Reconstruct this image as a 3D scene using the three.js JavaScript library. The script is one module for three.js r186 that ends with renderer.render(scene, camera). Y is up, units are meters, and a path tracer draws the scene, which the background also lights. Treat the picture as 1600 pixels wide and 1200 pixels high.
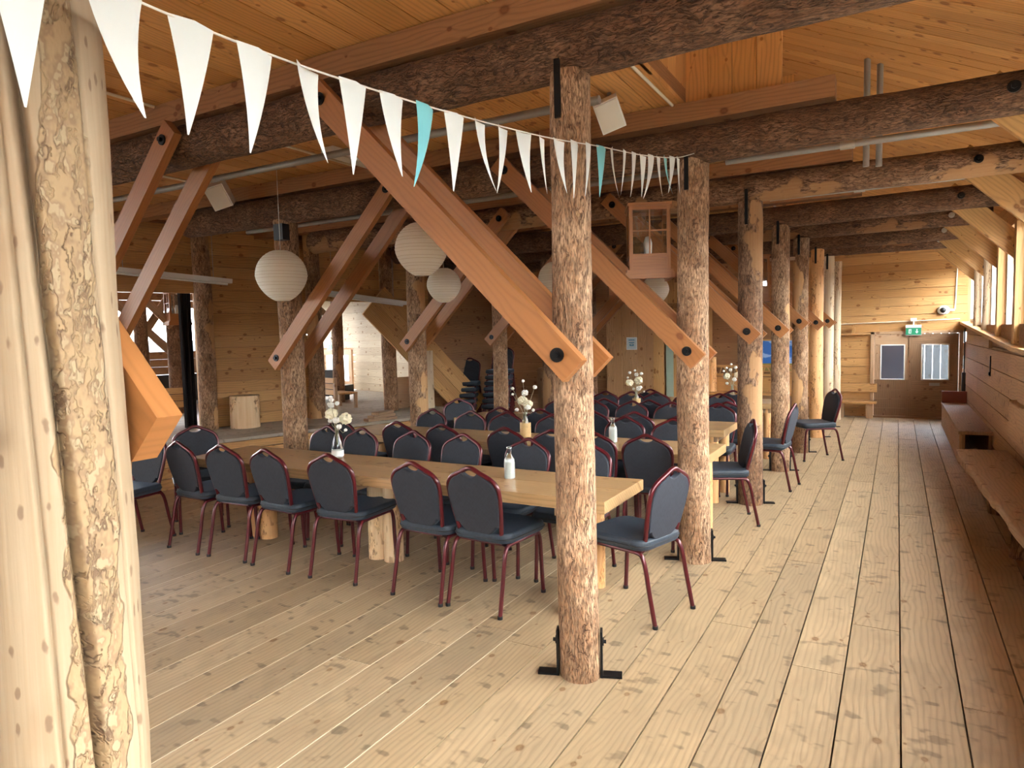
import * as THREE from 'three';
import { mergeGeometries } from 'three/addons/utils/BufferGeometryUtils.js';

// ------------------------------------------------------------------ camera, sky, exposure
const scene = new THREE.Scene();
const camera = new THREE.PerspectiveCamera(2 * Math.atan(600 / 1059.2) * 180 / Math.PI, 4 / 3, 0.05, 200);
{
  const yaw = 0.5173, pitch = 0.0707, roll = -0.0236;
  const fw = new THREE.Vector3(-Math.sin(yaw) * Math.cos(pitch), -Math.sin(pitch), -Math.cos(yaw) * Math.cos(pitch));
  const r0 = new THREE.Vector3(Math.cos(yaw), 0, -Math.sin(yaw)), u0 = new THREE.Vector3().crossVectors(r0, fw);
  const rt = r0.clone().multiplyScalar(Math.cos(roll)).addScaledVector(u0, Math.sin(roll));
  const up = u0.clone().multiplyScalar(Math.cos(roll)).addScaledVector(r0, -Math.sin(roll));
  camera.quaternion.setFromRotationMatrix(new THREE.Matrix4().makeBasis(rt, up, fw.clone().negate()));
  camera.position.set(0, 1.75, 0);
}
scene.background = new THREE.Color().setRGB(0.94, 0.96, 0.97);
scene.backgroundIntensity = 1.0;
const renderer = new THREE.WebGLRenderer({ antialias: true });
renderer.toneMapping = THREE.LinearToneMapping;
renderer.toneMappingExposure = 36.0;
renderer.shadowMap.enabled = true;

// ------------------------------------------------------------------ helpers
let seed = 12345;
const rnd = () => { seed = (seed * 1664525 + 1013904223) >>> 0; return seed / 4294967296; };
const rr = (a, b) => a + (b - a) * rnd();
const V = (x, y, z) => new THREE.Vector3(x, y, z);
const used = {};
function numbered(n) { const k = used[n] = (used[n] ?? -1) + 1; return k ? n + '_' + String(k).padStart(3, '0') : n; }
function tag(o, label, category, group, kind) {
  o.userData.label = label; o.userData.category = category;
  if (group) o.userData.group = group;
  if (kind) o.userData.kind = kind;
  return o;
}
function thing(name, label, category, pos = [0, 0, 0], turn = 0, group) {
  const o = new THREE.Group(); o.name = numbered(name); o.position.set(...pos); o.rotation.y = turn;
  scene.add(o); return tag(o, label, category, group);
}
function structure(name, label, pos = [0, 0, 0], turn = 0) {
  const o = new THREE.Group(); o.name = name; o.position.set(...pos); o.rotation.y = turn;
  o.userData.kind = 'structure'; o.userData.label = label; o.userData.category = name.split('_')[0]; scene.add(o); return o;
}
function part(name, geo, mat, parent) {
  const m = new THREE.Mesh(geo, mat); m.name = name; m.castShadow = m.receiveShadow = true; parent.add(m); return m;
}
function solo(name, geo, mat, label, category, group) { const m = part(numbered(name), geo, mat, scene); return tag(m, label, category, group); }
// box whose texture runs in metres, v along its longest side ('x','y' or 'z')
function plank(w, h, d, cx = 0, cy = 0, cz = 0, ou, ov, along) {
  const g = new THREE.BoxGeometry(w, h, d), p = g.attributes.position, n = g.attributes.normal, uv = g.attributes.uv;
  const ax = along ?? (w >= h && w >= d ? 'x' : h >= d ? 'y' : 'z');
  ou ??= rnd(); ov ??= rnd() * 4;
  for (let i = 0; i < p.count; i++) {
    const c = { x: p.getX(i), y: p.getY(i), z: p.getZ(i) }, N = { x: Math.abs(n.getX(i)), y: Math.abs(n.getY(i)), z: Math.abs(n.getZ(i)) };
    const axes = ['x', 'y', 'z'].filter((k) => N[k] < 0.5);
    let u, v;
    if (axes.includes(ax)) { v = c[ax]; u = c[axes.find((k) => k !== ax)]; } else { u = c[axes[0]]; v = c[axes[1]] * 0.3; }
    uv.setXY(i, u + ou, v / 4 + ov);
  }
  return g.translate(cx, cy, cz);
}
function box(w, h, d, x = 0, y = 0, z = 0) { return new THREE.BoxGeometry(w, h, d).translate(x, y, z); }
function tube(pts, r, seg = 24, rad = 8, closed = false) {
  return new THREE.TubeGeometry(new THREE.CatmullRomCurve3(pts.map((p) => p.isVector3 ? p : V(...p)), closed, 'centripetal'), seg, r, rad, closed);
}
function rod(a, b, r, rad = 8) {
  const A = V(...a), B = V(...b), d = B.clone().sub(A), g = new THREE.CylinderGeometry(r, r, d.length(), rad);
  g.applyQuaternion(new THREE.Quaternion().setFromUnitVectors(V(0, 1, 0), d.normalize()));
  return g.translate((A.x + B.x) / 2, (A.y + B.y) / 2, (A.z + B.z) / 2);
}
const merge = (...g) => mergeGeometries(g.flat().map((x) => x.index ? x.toNonIndexed() : x), false);

// noise
function hash(x, y, s) { let h = Math.imul(x, 374761393) ^ Math.imul(y, 668265263) ^ Math.imul(s, 2147483647 - 1013); h = Math.imul(h ^ (h >>> 13), 1274126177); return ((h ^ (h >>> 16)) >>> 0) / 4294967296; }
const wrap = (a, n) => ((a % n) + n) % n;
function vn(x, y, px, py, s) {
  const xi = Math.floor(x), yi = Math.floor(y), fx = x - xi, fy = y - yi, u = fx * fx * (3 - 2 * fx), v = fy * fy * (3 - 2 * fy);
  const a = hash(wrap(xi, px), wrap(yi, py), s), b = hash(wrap(xi + 1, px), wrap(yi, py), s), c = hash(wrap(xi, px), wrap(yi + 1, py), s), d = hash(wrap(xi + 1, px), wrap(yi + 1, py), s);
  return (a + (b - a) * u) * (1 - v) + (c + (d - c) * u) * v;
}
function fbm(x, y, px, py, s, oct = 4) { let t = 0, a = 0.5, n = 0; for (let i = 0; i < oct; i++) { t += a * vn(x, y, px, py, s + i * 17); n += a; x *= 2; y *= 2; px *= 2; py *= 2; a *= 0.55; } return t / n; }
const clamp = (x, a = 0, b = 1) => Math.min(b, Math.max(a, x));
const sm = (a, b, x) => { const t = clamp((x - a) / (b - a)); return t * t * (3 - 2 * t); };
const mix = (a, b, t) => a + (b - a) * t;
const mix3 = (a, b, t) => [mix(a[0], b[0], t), mix(a[1], b[1], t), mix(a[2], b[2], t)];
const enc = (c) => Math.round(255 * clamp(c <= 0.0031308 ? 12.92 * c : 1.055 * Math.pow(c, 1 / 2.4) - 0.055));
function texture(w, h, fn, withBump) {     // fn(u, v) -> [r, g, b, height] linear
  const a = new Uint8Array(w * h * 4), b = withBump ? new Uint8Array(w * h * 4) : null;
  for (let j = 0; j < h; j++) for (let i = 0; i < w; i++) {
    const c = fn(i / w, j / h), k = (j * w + i) * 4;
    a[k] = enc(c[0]); a[k + 1] = enc(c[1]); a[k + 2] = enc(c[2]); a[k + 3] = 255;
    if (b) { b[k] = b[k + 1] = b[k + 2] = Math.round(255 * clamp(c[3])); b[k + 3] = 255; }
  }
  const mk = (d, srgb) => { const t = new THREE.DataTexture(d, w, h); t.wrapS = t.wrapT = THREE.RepeatWrapping; t.magFilter = THREE.LinearFilter; t.minFilter = THREE.LinearMipmapLinearFilter; t.generateMipmaps = true; if (srgb) t.colorSpace = THREE.SRGBColorSpace; t.needsUpdate = true; return t; };
  return { map: mk(a, true), bump: b ? mk(b, false) : null };
}
// sawn pine, 1 m wide and 4 m long; returns a brightness pattern round 1 used as the map
function pineFn(knots, s, contrast, stain, wav = 1, kr0 = 0.009, kr1 = 0.016) {
  const K = []; for (let i = 0; i < knots; i++) K.push([hash(i, 1, s), hash(i, 2, s) * 4, kr0 + kr1 * Math.pow(hash(i, 3, s), 2)]);
  return (u, v) => {
    const y = v * 4;
    let warp = (fbm(u * 4, v * 4, 4, 4, s) - 0.5) * 0.16 * wav + (fbm(u * 12, v * 8, 12, 8, s + 9) - 0.5) * 0.03 * wav, dark = 0, ring = 0;
    for (const [kx, ky, kr] of K) {
      let dx = u - kx; dx -= Math.round(dx); let dy = y - ky; dy -= 4 * Math.round(dy / 4);
      const d = Math.hypot(dx, dy * 0.75);
      if (d < 0.25) { warp += Math.sign(dx || 1) * 0.035 * Math.exp(-d / (kr * 2.2)); dark = Math.max(dark, 1 - sm(kr * 0.7, kr * 1.15, d)); ring = Math.max(ring, Math.exp(-Math.pow((d - kr) / (kr * 0.35), 2))); }
    }
    const g = Math.sin((u + warp) * 2 * Math.PI * 34) * 0.5 + 0.5, fine = vn(u * 260, v * 24, 260, 24, s + 5);
    const st = fbm(u * 8, v * 12, 8, 12, s + 40);
    let b = 1 - contrast * (0.32 * Math.pow(g, 3) + 0.16 * fine + 0.22 * (fbm(u * 3, v * 3, 3, 3, s + 77) - 0.5));
    b *= 1 - stain * sm(0.55, 0.75, st) * 0.4;
    const t = clamp(dark * 0.85 + ring * 0.35);
    return [b * mix(0.95, 0.5, t), b * mix(0.93, 0.36, t), b * mix(0.9, 0.24, t), clamp(0.75 - 0.4 * Math.pow(g, 3) - 0.2 * fine - dark * 0.1)];
  };
}
const texPine = texture(512, 1024, pineFn(90, 3, 0.6, 0.2, 0.7, 0.006, 0.017), true);
const texFloor = texture(512, 1024, (() => { const f = pineFn(34, 11, 0.55, 0.35, 0.75, 0.006, 0.014); return (u, v) => { const c = f(u, v); const sc = fbm(u * 10, v * 60, 10, 60, 301, 3), st = sm(0.66, 0.8, sc), gr = fbm(u * 5, v * 8, 5, 8, 411); const k = 1 - 0.45 * st, w = sm(0.5, 0.75, gr) * 0.35; const m = mix3([c[0] * k, c[1] * k, c[2] * k], [0.62, 0.62, 0.62], w); return [...m, c[3]]; }; })(), true);
const texClear = texture(256, 512, pineFn(3, 23, 0.4, 0.0), true);       // planed timber, few knots
// bark: u round the log, v along it
const ridge = (x) => 1 - Math.abs(2 * x - 1);
const texBark = texture(1024, 1024, (u, v) => {
  const w = fbm(u * 10, v * 12, 10, 12, 61, 4) - 0.5;
  const r1 = ridge(fbm(u * 24 + w * 3.5, v * 8 + w * 1.5, 24, 8, 71, 5)), r2 = ridge(fbm(u * 64 + w * 5, v * 26, 64, 26, 91, 4)), f3 = fbm(u * 120, v * 70, 120, 70, 101, 3), big = fbm(u * 3, v * 4, 3, 4, 131, 4);
  const brk = sm(0.42, 0.58, fbm(u * 14, v * 22, 14, 22, 111, 3));
  const crack = sm(0.88, 0.97, r1) * 0.8 * brk + sm(0.90, 0.99, r2) * 0.6 * (1 - brk * 0.5), bare = sm(0.63, 0.66, big + (r1 - 0.5) * 0.08);
  let c = mix3([0.80, 0.62, 0.46], [0.40, 0.255, 0.165], sm(0.25, 0.8, r2 * 0.5 + f3 * 0.5));
  c = mix3(c, mix3([0.62, 0.42, 0.30], [0.80, 0.70, 0.58], f3), sm(0.45, 0.6, fbm(u * 5, v * 7, 5, 7, 141, 3)) * 0.5);
  c = mix3(c, [0.92, 0.80, 0.64], sm(0.55, 0.7, f3) * sm(0.3, 0.1, r2) * 0.8);
  { const q = 0.62 + 0.72 * sm(0.3, 0.7, f3); c = [c[0] * q, c[1] * q, c[2] * q]; }
  c = mix3(c, [0.13, 0.075, 0.045], clamp(crack) * 0.92);
  const wood = mix3([0.90, 0.68, 0.42], [0.74, 0.49, 0.27], fbm(u * 60, v * 3, 60, 3, 151, 3));
  c = mix3(c, wood, bare * 0.9);
  return [...c, clamp(mix(0.55 + f3 * 0.3 - clamp(crack) * 0.5 + (0.5 - r2) * 0.25, 0.22, bare))];
}, true);
// the near post: cream wood, a strip of bark with a ragged edge, old knots
const texNear = texture(1024, 1024, (u, v) => {
  const g = fbm(u * 90, v * 4, 90, 4, 271, 3), f = fbm(u * 60, v * 60, 60, 60, 291, 3), edge = (fbm(u * 12, v * 14, 12, 14, 281, 4) - 0.5) * 0.07, r2 = ridge(fbm(u * 44 + f * 2, v * 16 + f, 44, 16, 295, 5)), bk0 = sm(0.45, 0.6, fbm(u * 20, v * 22, 20, 22, 296, 3));
  let du = u - 0.03; du -= Math.round(du); const bark = 1 - sm(0.052, 0.057, Math.abs(du) + edge);
  let dl = u - 0.80; dl -= Math.round(dl); const bark2 = 1 - sm(0.05, 0.055, Math.abs(dl) + edge);
  let c = mix3([0.82, 0.72, 0.58], [0.70, 0.56, 0.40], g); c = mix3(c, [0.66, 0.48, 0.32], sm(0.5, 0.7, fbm(u * 6, v * 5, 6, 5, 299, 4)) * 0.55);
  const kx = u * 34, ky = v * 18, cx = Math.floor(kx), cy = Math.floor(ky), d = Math.hypot(kx - cx - 0.3 - 0.4 * hash(cx, cy, 1), (ky - cy - 0.3 - 0.4 * hash(cx, cy, 2)) * 1.2), on = hash(cx, cy, 3) > 0.62;
  if (on) c = mix3(c, [0.34, 0.23, 0.16], (1 - sm(0.1, 0.24, d + (f - 0.5) * 0.3)) * 0.75);
  let b = mix3([0.72, 0.56, 0.36], [0.50, 0.36, 0.24], sm(0.35, 0.65, f)); b = mix3(b, [0.86, 0.76, 0.55], sm(0.6, 0.7, f) * 0.7); b = mix3(b, [0.2, 0.12, 0.075], sm(0.9, 0.98, r2) * 0.75 * bk0);
  const k = Math.max(bark, bark2); c = mix3(c, b, k);
  return [...c, clamp(0.3 + 0.08 * g + k * (0.3 + 0.35 * f - 0.3 * sm(0.88, 0.97, r2)))];
}, true);
const texPeel = texture(512, 1024, (u, v) => {
  const g = fbm(u * 50, v * 4, 50, 4, 171, 3), b = fbm(u * 4, v * 3, 4, 3, 181, 4), f = fbm(u * 40, v * 30, 40, 30, 191, 3);
  const patch = sm(0.52, 0.56, b + (f - 0.5) * 0.12);
  let c = mix3([0.86, 0.74, 0.58], [0.70, 0.52, 0.34], g);
  const bk = mix3([0.58, 0.42, 0.28], [0.86, 0.68, 0.45], sm(0.35, 0.6, f)); c = mix3(c, mix3(bk, [0.32, 0.21, 0.14], sm(0.58, 0.68, f)), patch);
  const kn = vn(u * 22, v * 26, 22, 26, 201); c = mix3(c, [0.4, 0.26, 0.17], sm(0.86, 0.95, kn) * (1 - patch) * 0.7);
  return [...c, clamp(0.3 + g * 0.1 + patch * (0.25 + f * 0.5))];
}, true);
const texEnd = texture(256, 256, (u, v) => { const d = Math.hypot(u - 0.5, v - 0.5), a = Math.atan2(v - 0.5, u - 0.5), r = Math.sin((d + 0.01 * Math.sin(a * 5)) * 190) * 0.5 + 0.5, k = sm(0.75, 0.8, vn(a * 3 + 20, d * 3, 64, 64, 5)) * 0.4; const c = mix3([0.8, 0.62, 0.42], [0.55, 0.37, 0.21], r * 0.7); return [c[0] * (1 - k), c[1] * (1 - k), c[2] * (1 - k), 0.5]; });
const texCloth = texture(128, 128, (u, v) => { const n = 0.85 + 0.3 * (vn(u * 64, v * 64, 64, 64, 31) - 0.5) + 0.1 * ((Math.floor(u * 64) + Math.floor(v * 64)) % 2); return [n, n, n, n * 0.7]; }, true);

const rgb = (r, g, b) => new THREE.Color().setRGB(r, g, b);
function woodMat(t, c, rough = 0.7, bump = 0.0012) { return new THREE.MeshStandardMaterial({ map: t.map, bumpMap: t.bump, bumpScale: bump, color: rgb(...c), roughness: rough }); }
function plain(c, rough = 0.6, metal = 0, extra = {}) { return new THREE.MeshPhysicalMaterial({ color: rgb(...c), roughness: rough, metalness: metal, ...extra }); }
const M = {
  floor: [[0.50, 0.36, 0.215], [0.455, 0.325, 0.19], [0.535, 0.39, 0.235], [0.42, 0.305, 0.185]].map((c) => woodMat(texFloor, c, 0.55, 0.0015)),
  stageTop: [[0.46, 0.40, 0.32], [0.42, 0.37, 0.30]].map((c) => woodMat(texFloor, c, 0.6, 0.0015)),
  paleJoint: plain([0.72, 0.61, 0.44], 0.9),
  subfloor: woodMat(texFloor, [0.34, 0.24, 0.15], 0.9),
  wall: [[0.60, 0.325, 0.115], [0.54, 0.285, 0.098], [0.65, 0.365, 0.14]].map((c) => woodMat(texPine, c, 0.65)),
  aisleWall: [[0.46, 0.25, 0.105], [0.42, 0.225, 0.095], [0.49, 0.27, 0.12]].map((c) => woodMat(texPine, c, 0.65)),  // wall pine in a darker copy, shade below the windows put into it
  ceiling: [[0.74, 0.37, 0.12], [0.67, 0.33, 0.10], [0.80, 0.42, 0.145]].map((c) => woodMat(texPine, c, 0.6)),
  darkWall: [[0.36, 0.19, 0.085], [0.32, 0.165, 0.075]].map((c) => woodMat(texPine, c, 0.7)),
  brace: [[0.38, 0.15, 0.045], [0.35, 0.135, 0.04], [0.41, 0.165, 0.05]].map((c) => woodMat(texClear, c, 0.5, 0.0006)),
  paleBrace: [[0.66, 0.38, 0.145], [0.62, 0.355, 0.135]].map((c) => woodMat(texPine, c, 0.55)),
  joist: woodMat(texPine, [0.38, 0.18, 0.075], 0.75),
  table: [[0.52, 0.325, 0.155], [0.47, 0.29, 0.135]].map((c) => woodMat(texPine, c, 0.32, 0.0006)),
  tableEdge: woodMat(texPeel, [0.85, 0.62, 0.36], 0.8, 0.004),
  bench: woodMat(texPine, [0.42, 0.27, 0.16], 0.6),
  door: woodMat(texPine, [0.30, 0.175, 0.095], 0.65),
  doorPale: woodMat(texPine, [0.50, 0.32, 0.19], 0.65),
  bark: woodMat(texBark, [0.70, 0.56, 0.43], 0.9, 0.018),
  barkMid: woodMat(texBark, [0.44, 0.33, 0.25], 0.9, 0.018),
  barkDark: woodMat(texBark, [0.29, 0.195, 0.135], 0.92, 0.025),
  nearPost: woodMat(texNear, [0.45, 0.38, 0.30], 0.8, 0.01),
  peel: woodMat(texPeel, [0.98, 0.86, 0.70], 0.75, 0.008),
  peelOrange: woodMat(texPeel, [0.92, 0.62, 0.36], 0.7, 0.006),
  peelGrey: woodMat(texPeel, [0.80, 0.76, 0.70], 0.8, 0.006),
  end: new THREE.MeshStandardMaterial({ map: texEnd.map, color: rgb(0.95, 0.85, 0.7), roughness: 0.85 }),
  iron: plain([0.012, 0.012, 0.013], 0.45, 0.6),
  steel: plain([0.45, 0.45, 0.44], 0.38, 0.85),
  galv: plain([0.36, 0.35, 0.33], 0.5, 0.5),
  white: plain([0.80, 0.80, 0.77], 0.5),
  offWhite: plain([0.74, 0.71, 0.62], 0.55),
  cable: plain([0.78, 0.70, 0.55], 0.6),
  blackPlastic: plain([0.010, 0.010, 0.012], 0.5),
  glass: new THREE.MeshPhysicalMaterial({ color: rgb(0.96, 0.98, 0.98), roughness: 0.02, transmission: 1, thickness: 0, ior: 1.5 }),
  fabric: new THREE.MeshPhysicalMaterial({ map: texCloth.map, bumpMap: texCloth.bump, bumpScale: 0.0006, color: rgb(0.021, 0.024, 0.034), roughness: 0.75, sheen: 1.0, sheenRoughness: 0.5, sheenColor: rgb(0.25, 0.30, 0.41) }),
  seatFabric: new THREE.MeshPhysicalMaterial({ map: texCloth.map, bumpMap: texCloth.bump, bumpScale: 0.0006, color: rgb(0.022, 0.033, 0.048), roughness: 0.6, sheen: 0.8, sheenRoughness: 0.45, sheenColor: rgb(0.22, 0.30, 0.42) }),
  chairFrame: plain([0.085, 0.005, 0.010], 0.32, 0.3, { clearcoat: 0.35, clearcoatRoughness: 0.15 }),
  paper: new THREE.MeshPhysicalMaterial({ color: rgb(0.93, 0.88, 0.76), roughness: 0.95, transmission: 0.35, thickness: 0 }),
  rib: plain([0.62, 0.52, 0.36], 0.8),
  flagWhite: new THREE.MeshPhysicalMaterial({ color: rgb(0.78, 0.81, 0.76), roughness: 0.9, transmission: 0.3, thickness: 0, side: THREE.DoubleSide }),
  flagTeal: new THREE.MeshPhysicalMaterial({ color: rgb(0.20, 0.60, 0.64), roughness: 0.9, transmission: 0.3, thickness: 0, side: THREE.DoubleSide }),
};
const pick = (a, i) => a[(i ?? Math.floor(rnd() * a.length)) % a.length];

// a log of length L along +y from the origin, irregular and slightly bent
function logGeo(L, r0, r1, s, opt = {}) {
  const na = opt.na ?? 26, nl = Math.max(8, Math.round(L / 0.075)), pos = [], uv = [], idx = [], rough = opt.rough ?? 0.05;
  const b1 = (hash(1, 1, s) - 0.5) * (opt.bend ?? 0.04), b2 = (hash(2, 1, s) - 0.5) * (opt.bend ?? 0.04), tw = hash(4, 4, s), vo = hash(3, 2, s);
  const flareAt = opt.flare ?? 0;
  for (let j = 0; j <= nl; j++) {
    const t = j / nl, y = t * L, cx = b1 * Math.sin(Math.PI * t), cz = b2 * Math.sin(Math.PI * t);
    for (let i = 0; i <= na; i++) {
      const a = (i % na) / na * 2 * Math.PI;
      const n = fbm((i % na) / na * 6, y * 2.2, 6, 4096, s, 4) - 0.5;
      let r = mix(r0, r1, t) * (1 + n * rough * 4 + flareAt * Math.exp(-y * 6));
      for (const c of opt.cracks ?? []) { const w = c.at + c.twist * (t - 0.5); let da = a - w; da = Math.atan2(Math.sin(da), Math.cos(da)); r -= c.depth * Math.exp(-Math.pow(da / c.width, 2)); }
      pos.push(cx + Math.cos(a) * r, y, cz - Math.sin(a) * r); uv.push(i / na + tw, y / 1.5 + vo);
    }
  }
  for (let j = 0; j < nl; j++) for (let i = 0; i < na; i++) { const a = j * (na + 1) + i, b = a + 1, c = a + na + 1, d = c + 1; idx.push(a, b, c, b, d, c); }
  const g = new THREE.BufferGeometry();
  g.setAttribute('position', new THREE.Float32BufferAttribute(pos, 3)); g.setAttribute('uv', new THREE.Float32BufferAttribute(uv, 2)); g.setIndex(idx); g.computeVertexNormals();
  return g;
}
function logCap(r, flip, s) { const g = new THREE.CircleGeometry(r, 26); g.rotateX(flip ? Math.PI / 2 : -Math.PI / 2); return g; }
const boltGeo = merge(new THREE.CylinderGeometry(0.035, 0.035, 0.012, 18).rotateX(Math.PI / 2), new THREE.CylinderGeometry(0.017, 0.017, 0.03, 6).rotateX(Math.PI / 2).translate(0, 0, 0.012));

// ------------------------------------------------------------------ dimensions of the hall
const FR = [2.4, -0.72, -3.10, -5.12, -7.08, -8.90, -10.35, -11.90, -13.20];       // z of the frames
const X1 = [-1.52, -1.50, -1.40, -1.33, -1.275, -1.25, -1.185, -1.12, -1.06];      // x of the aisle-row post in each frame
const X2 = FR.map((z) => -5.6 + 0.085 * (-z - 5.12));                              // second row
const LOWBOLT = [1.62, 1.62, 1.655, 1.61, 1.74, 1.77, 1.86, 1.85, 1.88];
const BEAMY = 3.11, WX = 1.05, ZB = -15.03, ZN = 4.2, CEIL = 3.42, WESTX = -9.6;
const roofY = (x) => 3.50 + 0.47 * (0.6 - x);

// ------------------------------------------------------------------ floor
{
  const fl = structure('floor', 'worn pine plank floor running the length of the hall');
  part('floor_bed', box(WX + 0.3 - WESTX + 3, 0.1, ZN - ZB + 0.4, (WX + 0.3 + WESTX - 3) / 2, -0.085, (ZN + ZB) / 2), M.subfloor, fl);
  part('pale_joint_strip', box(-1.9 - WESTX + 0.3, 0.02, ZN - ZB, (-1.9 + WESTX - 0.3) / 2, -0.0118, (ZN + ZB) / 2), M.paleJoint, fl);  // pale strip showing in the board gaps on the hall side
  const W = 0.248, L = 4.9, vars = [];
  for (let k = 0; k < 8; k++) vars.push(plank(W - 0.008, 0.034, L - 0.004, 0, -0.017, 0));
  for (let x = WX - 0.02, i = 0; x > WESTX - 0.3; x -= W, i++) {
    let off = hash(i, 5, 9) * L;
    for (let z = ZN + off; z > ZB - 0.05; z -= L) {
      const lo = Math.max(z - L, ZB), hi = Math.min(z, ZN); if (hi - lo < 0.2) continue;
      const full = hi - lo > L - 0.01;
      const g = full ? pick(vars) : plank(W - 0.008, 0.034, hi - lo - 0.004, 0, -0.017, 0);
      const m = part('floor_plank', g, pick(M.floor), fl); m.position.set(x - W / 2, rr(-0.0012, 0.0), (lo + hi) / 2);
    }
  }
}
// ------------------------------------------------------------------ ceiling over the hall, roof over the aisle
const CX = -1.40;
{
  const c = structure('ceiling', 'flat orange pine board ceiling above the log beams');
  part('ceiling_deck', box(CX - WESTX + 6.4, 0.1, ZN - ZB, (CX + WESTX - 6.4) / 2, CEIL + 0.085, (ZN + ZB) / 2), M.joist, c);
  const W = 0.205, L = 4.2, vars = []; for (let k = 0; k < 6; k++) vars.push(plank(W - 0.008, 0.03, L - 0.004, 0, 0.015, 0));
  for (let x = CX, i = 0; x > WESTX; x -= W, i++) for (let z = ZN + hash(i, 7, 3) * L; z > ZB; z -= L) {
    const lo = Math.max(z - L, ZB), hi = Math.min(z, ZN); if (hi - lo < 0.2) continue;
    const g = hi - lo > L - 0.01 ? pick(vars) : plank(W - 0.008, 0.03, hi - lo - 0.004, 0, 0.015, 0);
    part('ceiling_board', g, pick(M.ceiling), c).position.set(x - W / 2, CEIL, (lo + hi) / 2);
  }
  const r = structure('ceiling_aisle', 'sloping orange board roof above the aisle');
  const len = Math.hypot(WX + 0.5 - CX, 0.47 * (WX + 0.5 - CX)), ang = Math.atan(0.47), RW = 0.145, rv = [];
  for (let k = 0; k < 6; k++) rv.push(plank(len, 0.03, RW - 0.006, 0, 0.015, 0));
  const xm = (CX + WX + 0.5) / 2;
  const deck = part('roof_deck', box(len, 0.08, ZN - ZB + 0.3, 0, 0.075, 0), M.joist, r); deck.position.set(xm, roofY(xm), (ZN + ZB) / 2); deck.rotation.z = -ang;
  for (let z = ZN; z > ZB; z -= RW) { const m = part('roof_board', pick(rv), pick(M.ceiling), r); m.position.set(xm, roofY(xm) + rr(0, 0.003), z - RW / 2); m.rotation.z = -ang; }
  // upright boards where the flat ceiling steps up to the roof
  const u = structure('wall_clerestory', 'upright boards closing the step between ceiling and roof');
  const hgt = roofY(CX) - CEIL + 0.1;
  for (let z = ZN, i = 0; z > ZB; z -= 0.19, i++) part('upright_board', plank(0.025, hgt, 0.186, 0, 0, 0), pick(M.ceiling, i), u).position.set(CX - 0.0125, CEIL + hgt / 2, z - 0.095);
}
// ------------------------------------------------------------------ aisle window wall
const sillY = (z) => z < -8.5 ? 1.5 + 0.046 * (-8.5 - z) : 1.5 - 0.012 * (z + 8.5);
{
  const w = structure('wall_right', 'low plank wall below the aisle windows');
  const zs = []; for (let z = ZN; z > ZB + 0.2; z -= 3.4) zs.push(z);
  part('wall_back_sheet', box(0.12, 1.46, ZN - ZB, WX + 0.1, 0.73, (ZN + ZB) / 2), M.darkWall[0], w);
  for (let y = 0.0, k = 0; y < 1.9; y += 0.24, k++) for (let q = 0; q < 6; q++) {
    const hi = ZN - q * 3.3 - (k % 2) * 1.4 + 1.4, lo = hi - 3.3, h2 = Math.min(hi, ZN), l2 = Math.max(lo, ZB); if (h2 - l2 < 0.1) continue;
    const lim = Math.min(sillY(h2), sillY(l2)) - 0.02; const top = Math.min(y + 0.232, lim); if (top - y < 0.03) continue;
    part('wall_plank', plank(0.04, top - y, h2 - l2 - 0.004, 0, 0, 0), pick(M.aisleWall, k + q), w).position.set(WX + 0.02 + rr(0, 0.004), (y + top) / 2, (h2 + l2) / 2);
  }
  // sill board in lengths following its fall
  const cuts = [ZN, 1.0, -2.5, -5.5, -8.5, -11.7, ZB];
  for (let i = 0; i < cuts.length - 1; i++) {
    const a = cuts[i], b = cuts[i + 1], ya = sillY(a), yb = sillY(b), L = Math.hypot(a - b, ya - yb);
    const m = part('window_sill', plank(0.22, 0.045, L + 0.004, 0, 0, 0), M.paleBrace[0], w); m.position.set(WX + 0.06, (ya + yb) / 2, (a + b) / 2); m.rotation.x = -Math.atan2(ya - yb, a - b);
  }
  const under = part('sill_backing', box(0.1, 0.5, 7, WX + 0.11, 1.5, -11.6), M.darkWall[0], w); under.position.y = 0;
  // head plate and boards above the windows
  part('head_plate', plank(0.16, 0.2, ZN - ZB, WX + 0.1, 2.92, (ZN + ZB) / 2), M.wall[0], w);
  part('head_board', plank(0.03, 0.35, ZN - ZB, WX + 0.14, 3.15, (ZN + ZB) / 2), M.wall[1], w);
  // windows between the frames
  for (let i = 0; i < FR.length; i++) {
    const a = i === 0 ? ZN : FR[i - 1], b = FR[i]; glaze(i + 1, a, b);
  }
  glaze(FR.length + 1, FR[FR.length - 1], ZB);
  function glaze(n, a, b) {
    const g = structure('window_' + n, 'timber framed aisle window above the plank wall');
    const y0 = Math.max(sillY(a), sillY(b)) + 0.02, y1 = 2.83, x = WX + 0.13, z0 = a - 0.09, z1 = b + 0.09, zm = (z0 + z1) / 2, mid = a - b > 1.0;
    for (const y of [y0 + 0.02, y1 - 0.025]) part('rail', box(0.05, 0.05, z0 - z1, x, y, zm), M.white, g);
    for (const z of mid ? [z0 - 0.025, zm, z1 + 0.025] : [z0 - 0.025, z1 + 0.025]) part('stile', box(0.05, y1 - y0, 0.05, x, (y0 + y1) / 2, z), M.white, g);
    const ps = mid ? [[z0, zm], [zm, z1]] : [[z0, z1]];
    for (const [p, q] of ps) part('pane', box(0.006, y1 - y0 - 0.06, p - q - 0.06, x, (y0 + y1) / 2, (p + q) / 2), M.glass, g);
    part('infill', box(0.06, 0.3, a - b, x, Math.min(sillY(a), sillY(b)) - 0.1, (a + b) / 2), M.darkWall[0], g);
  }
}
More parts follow.
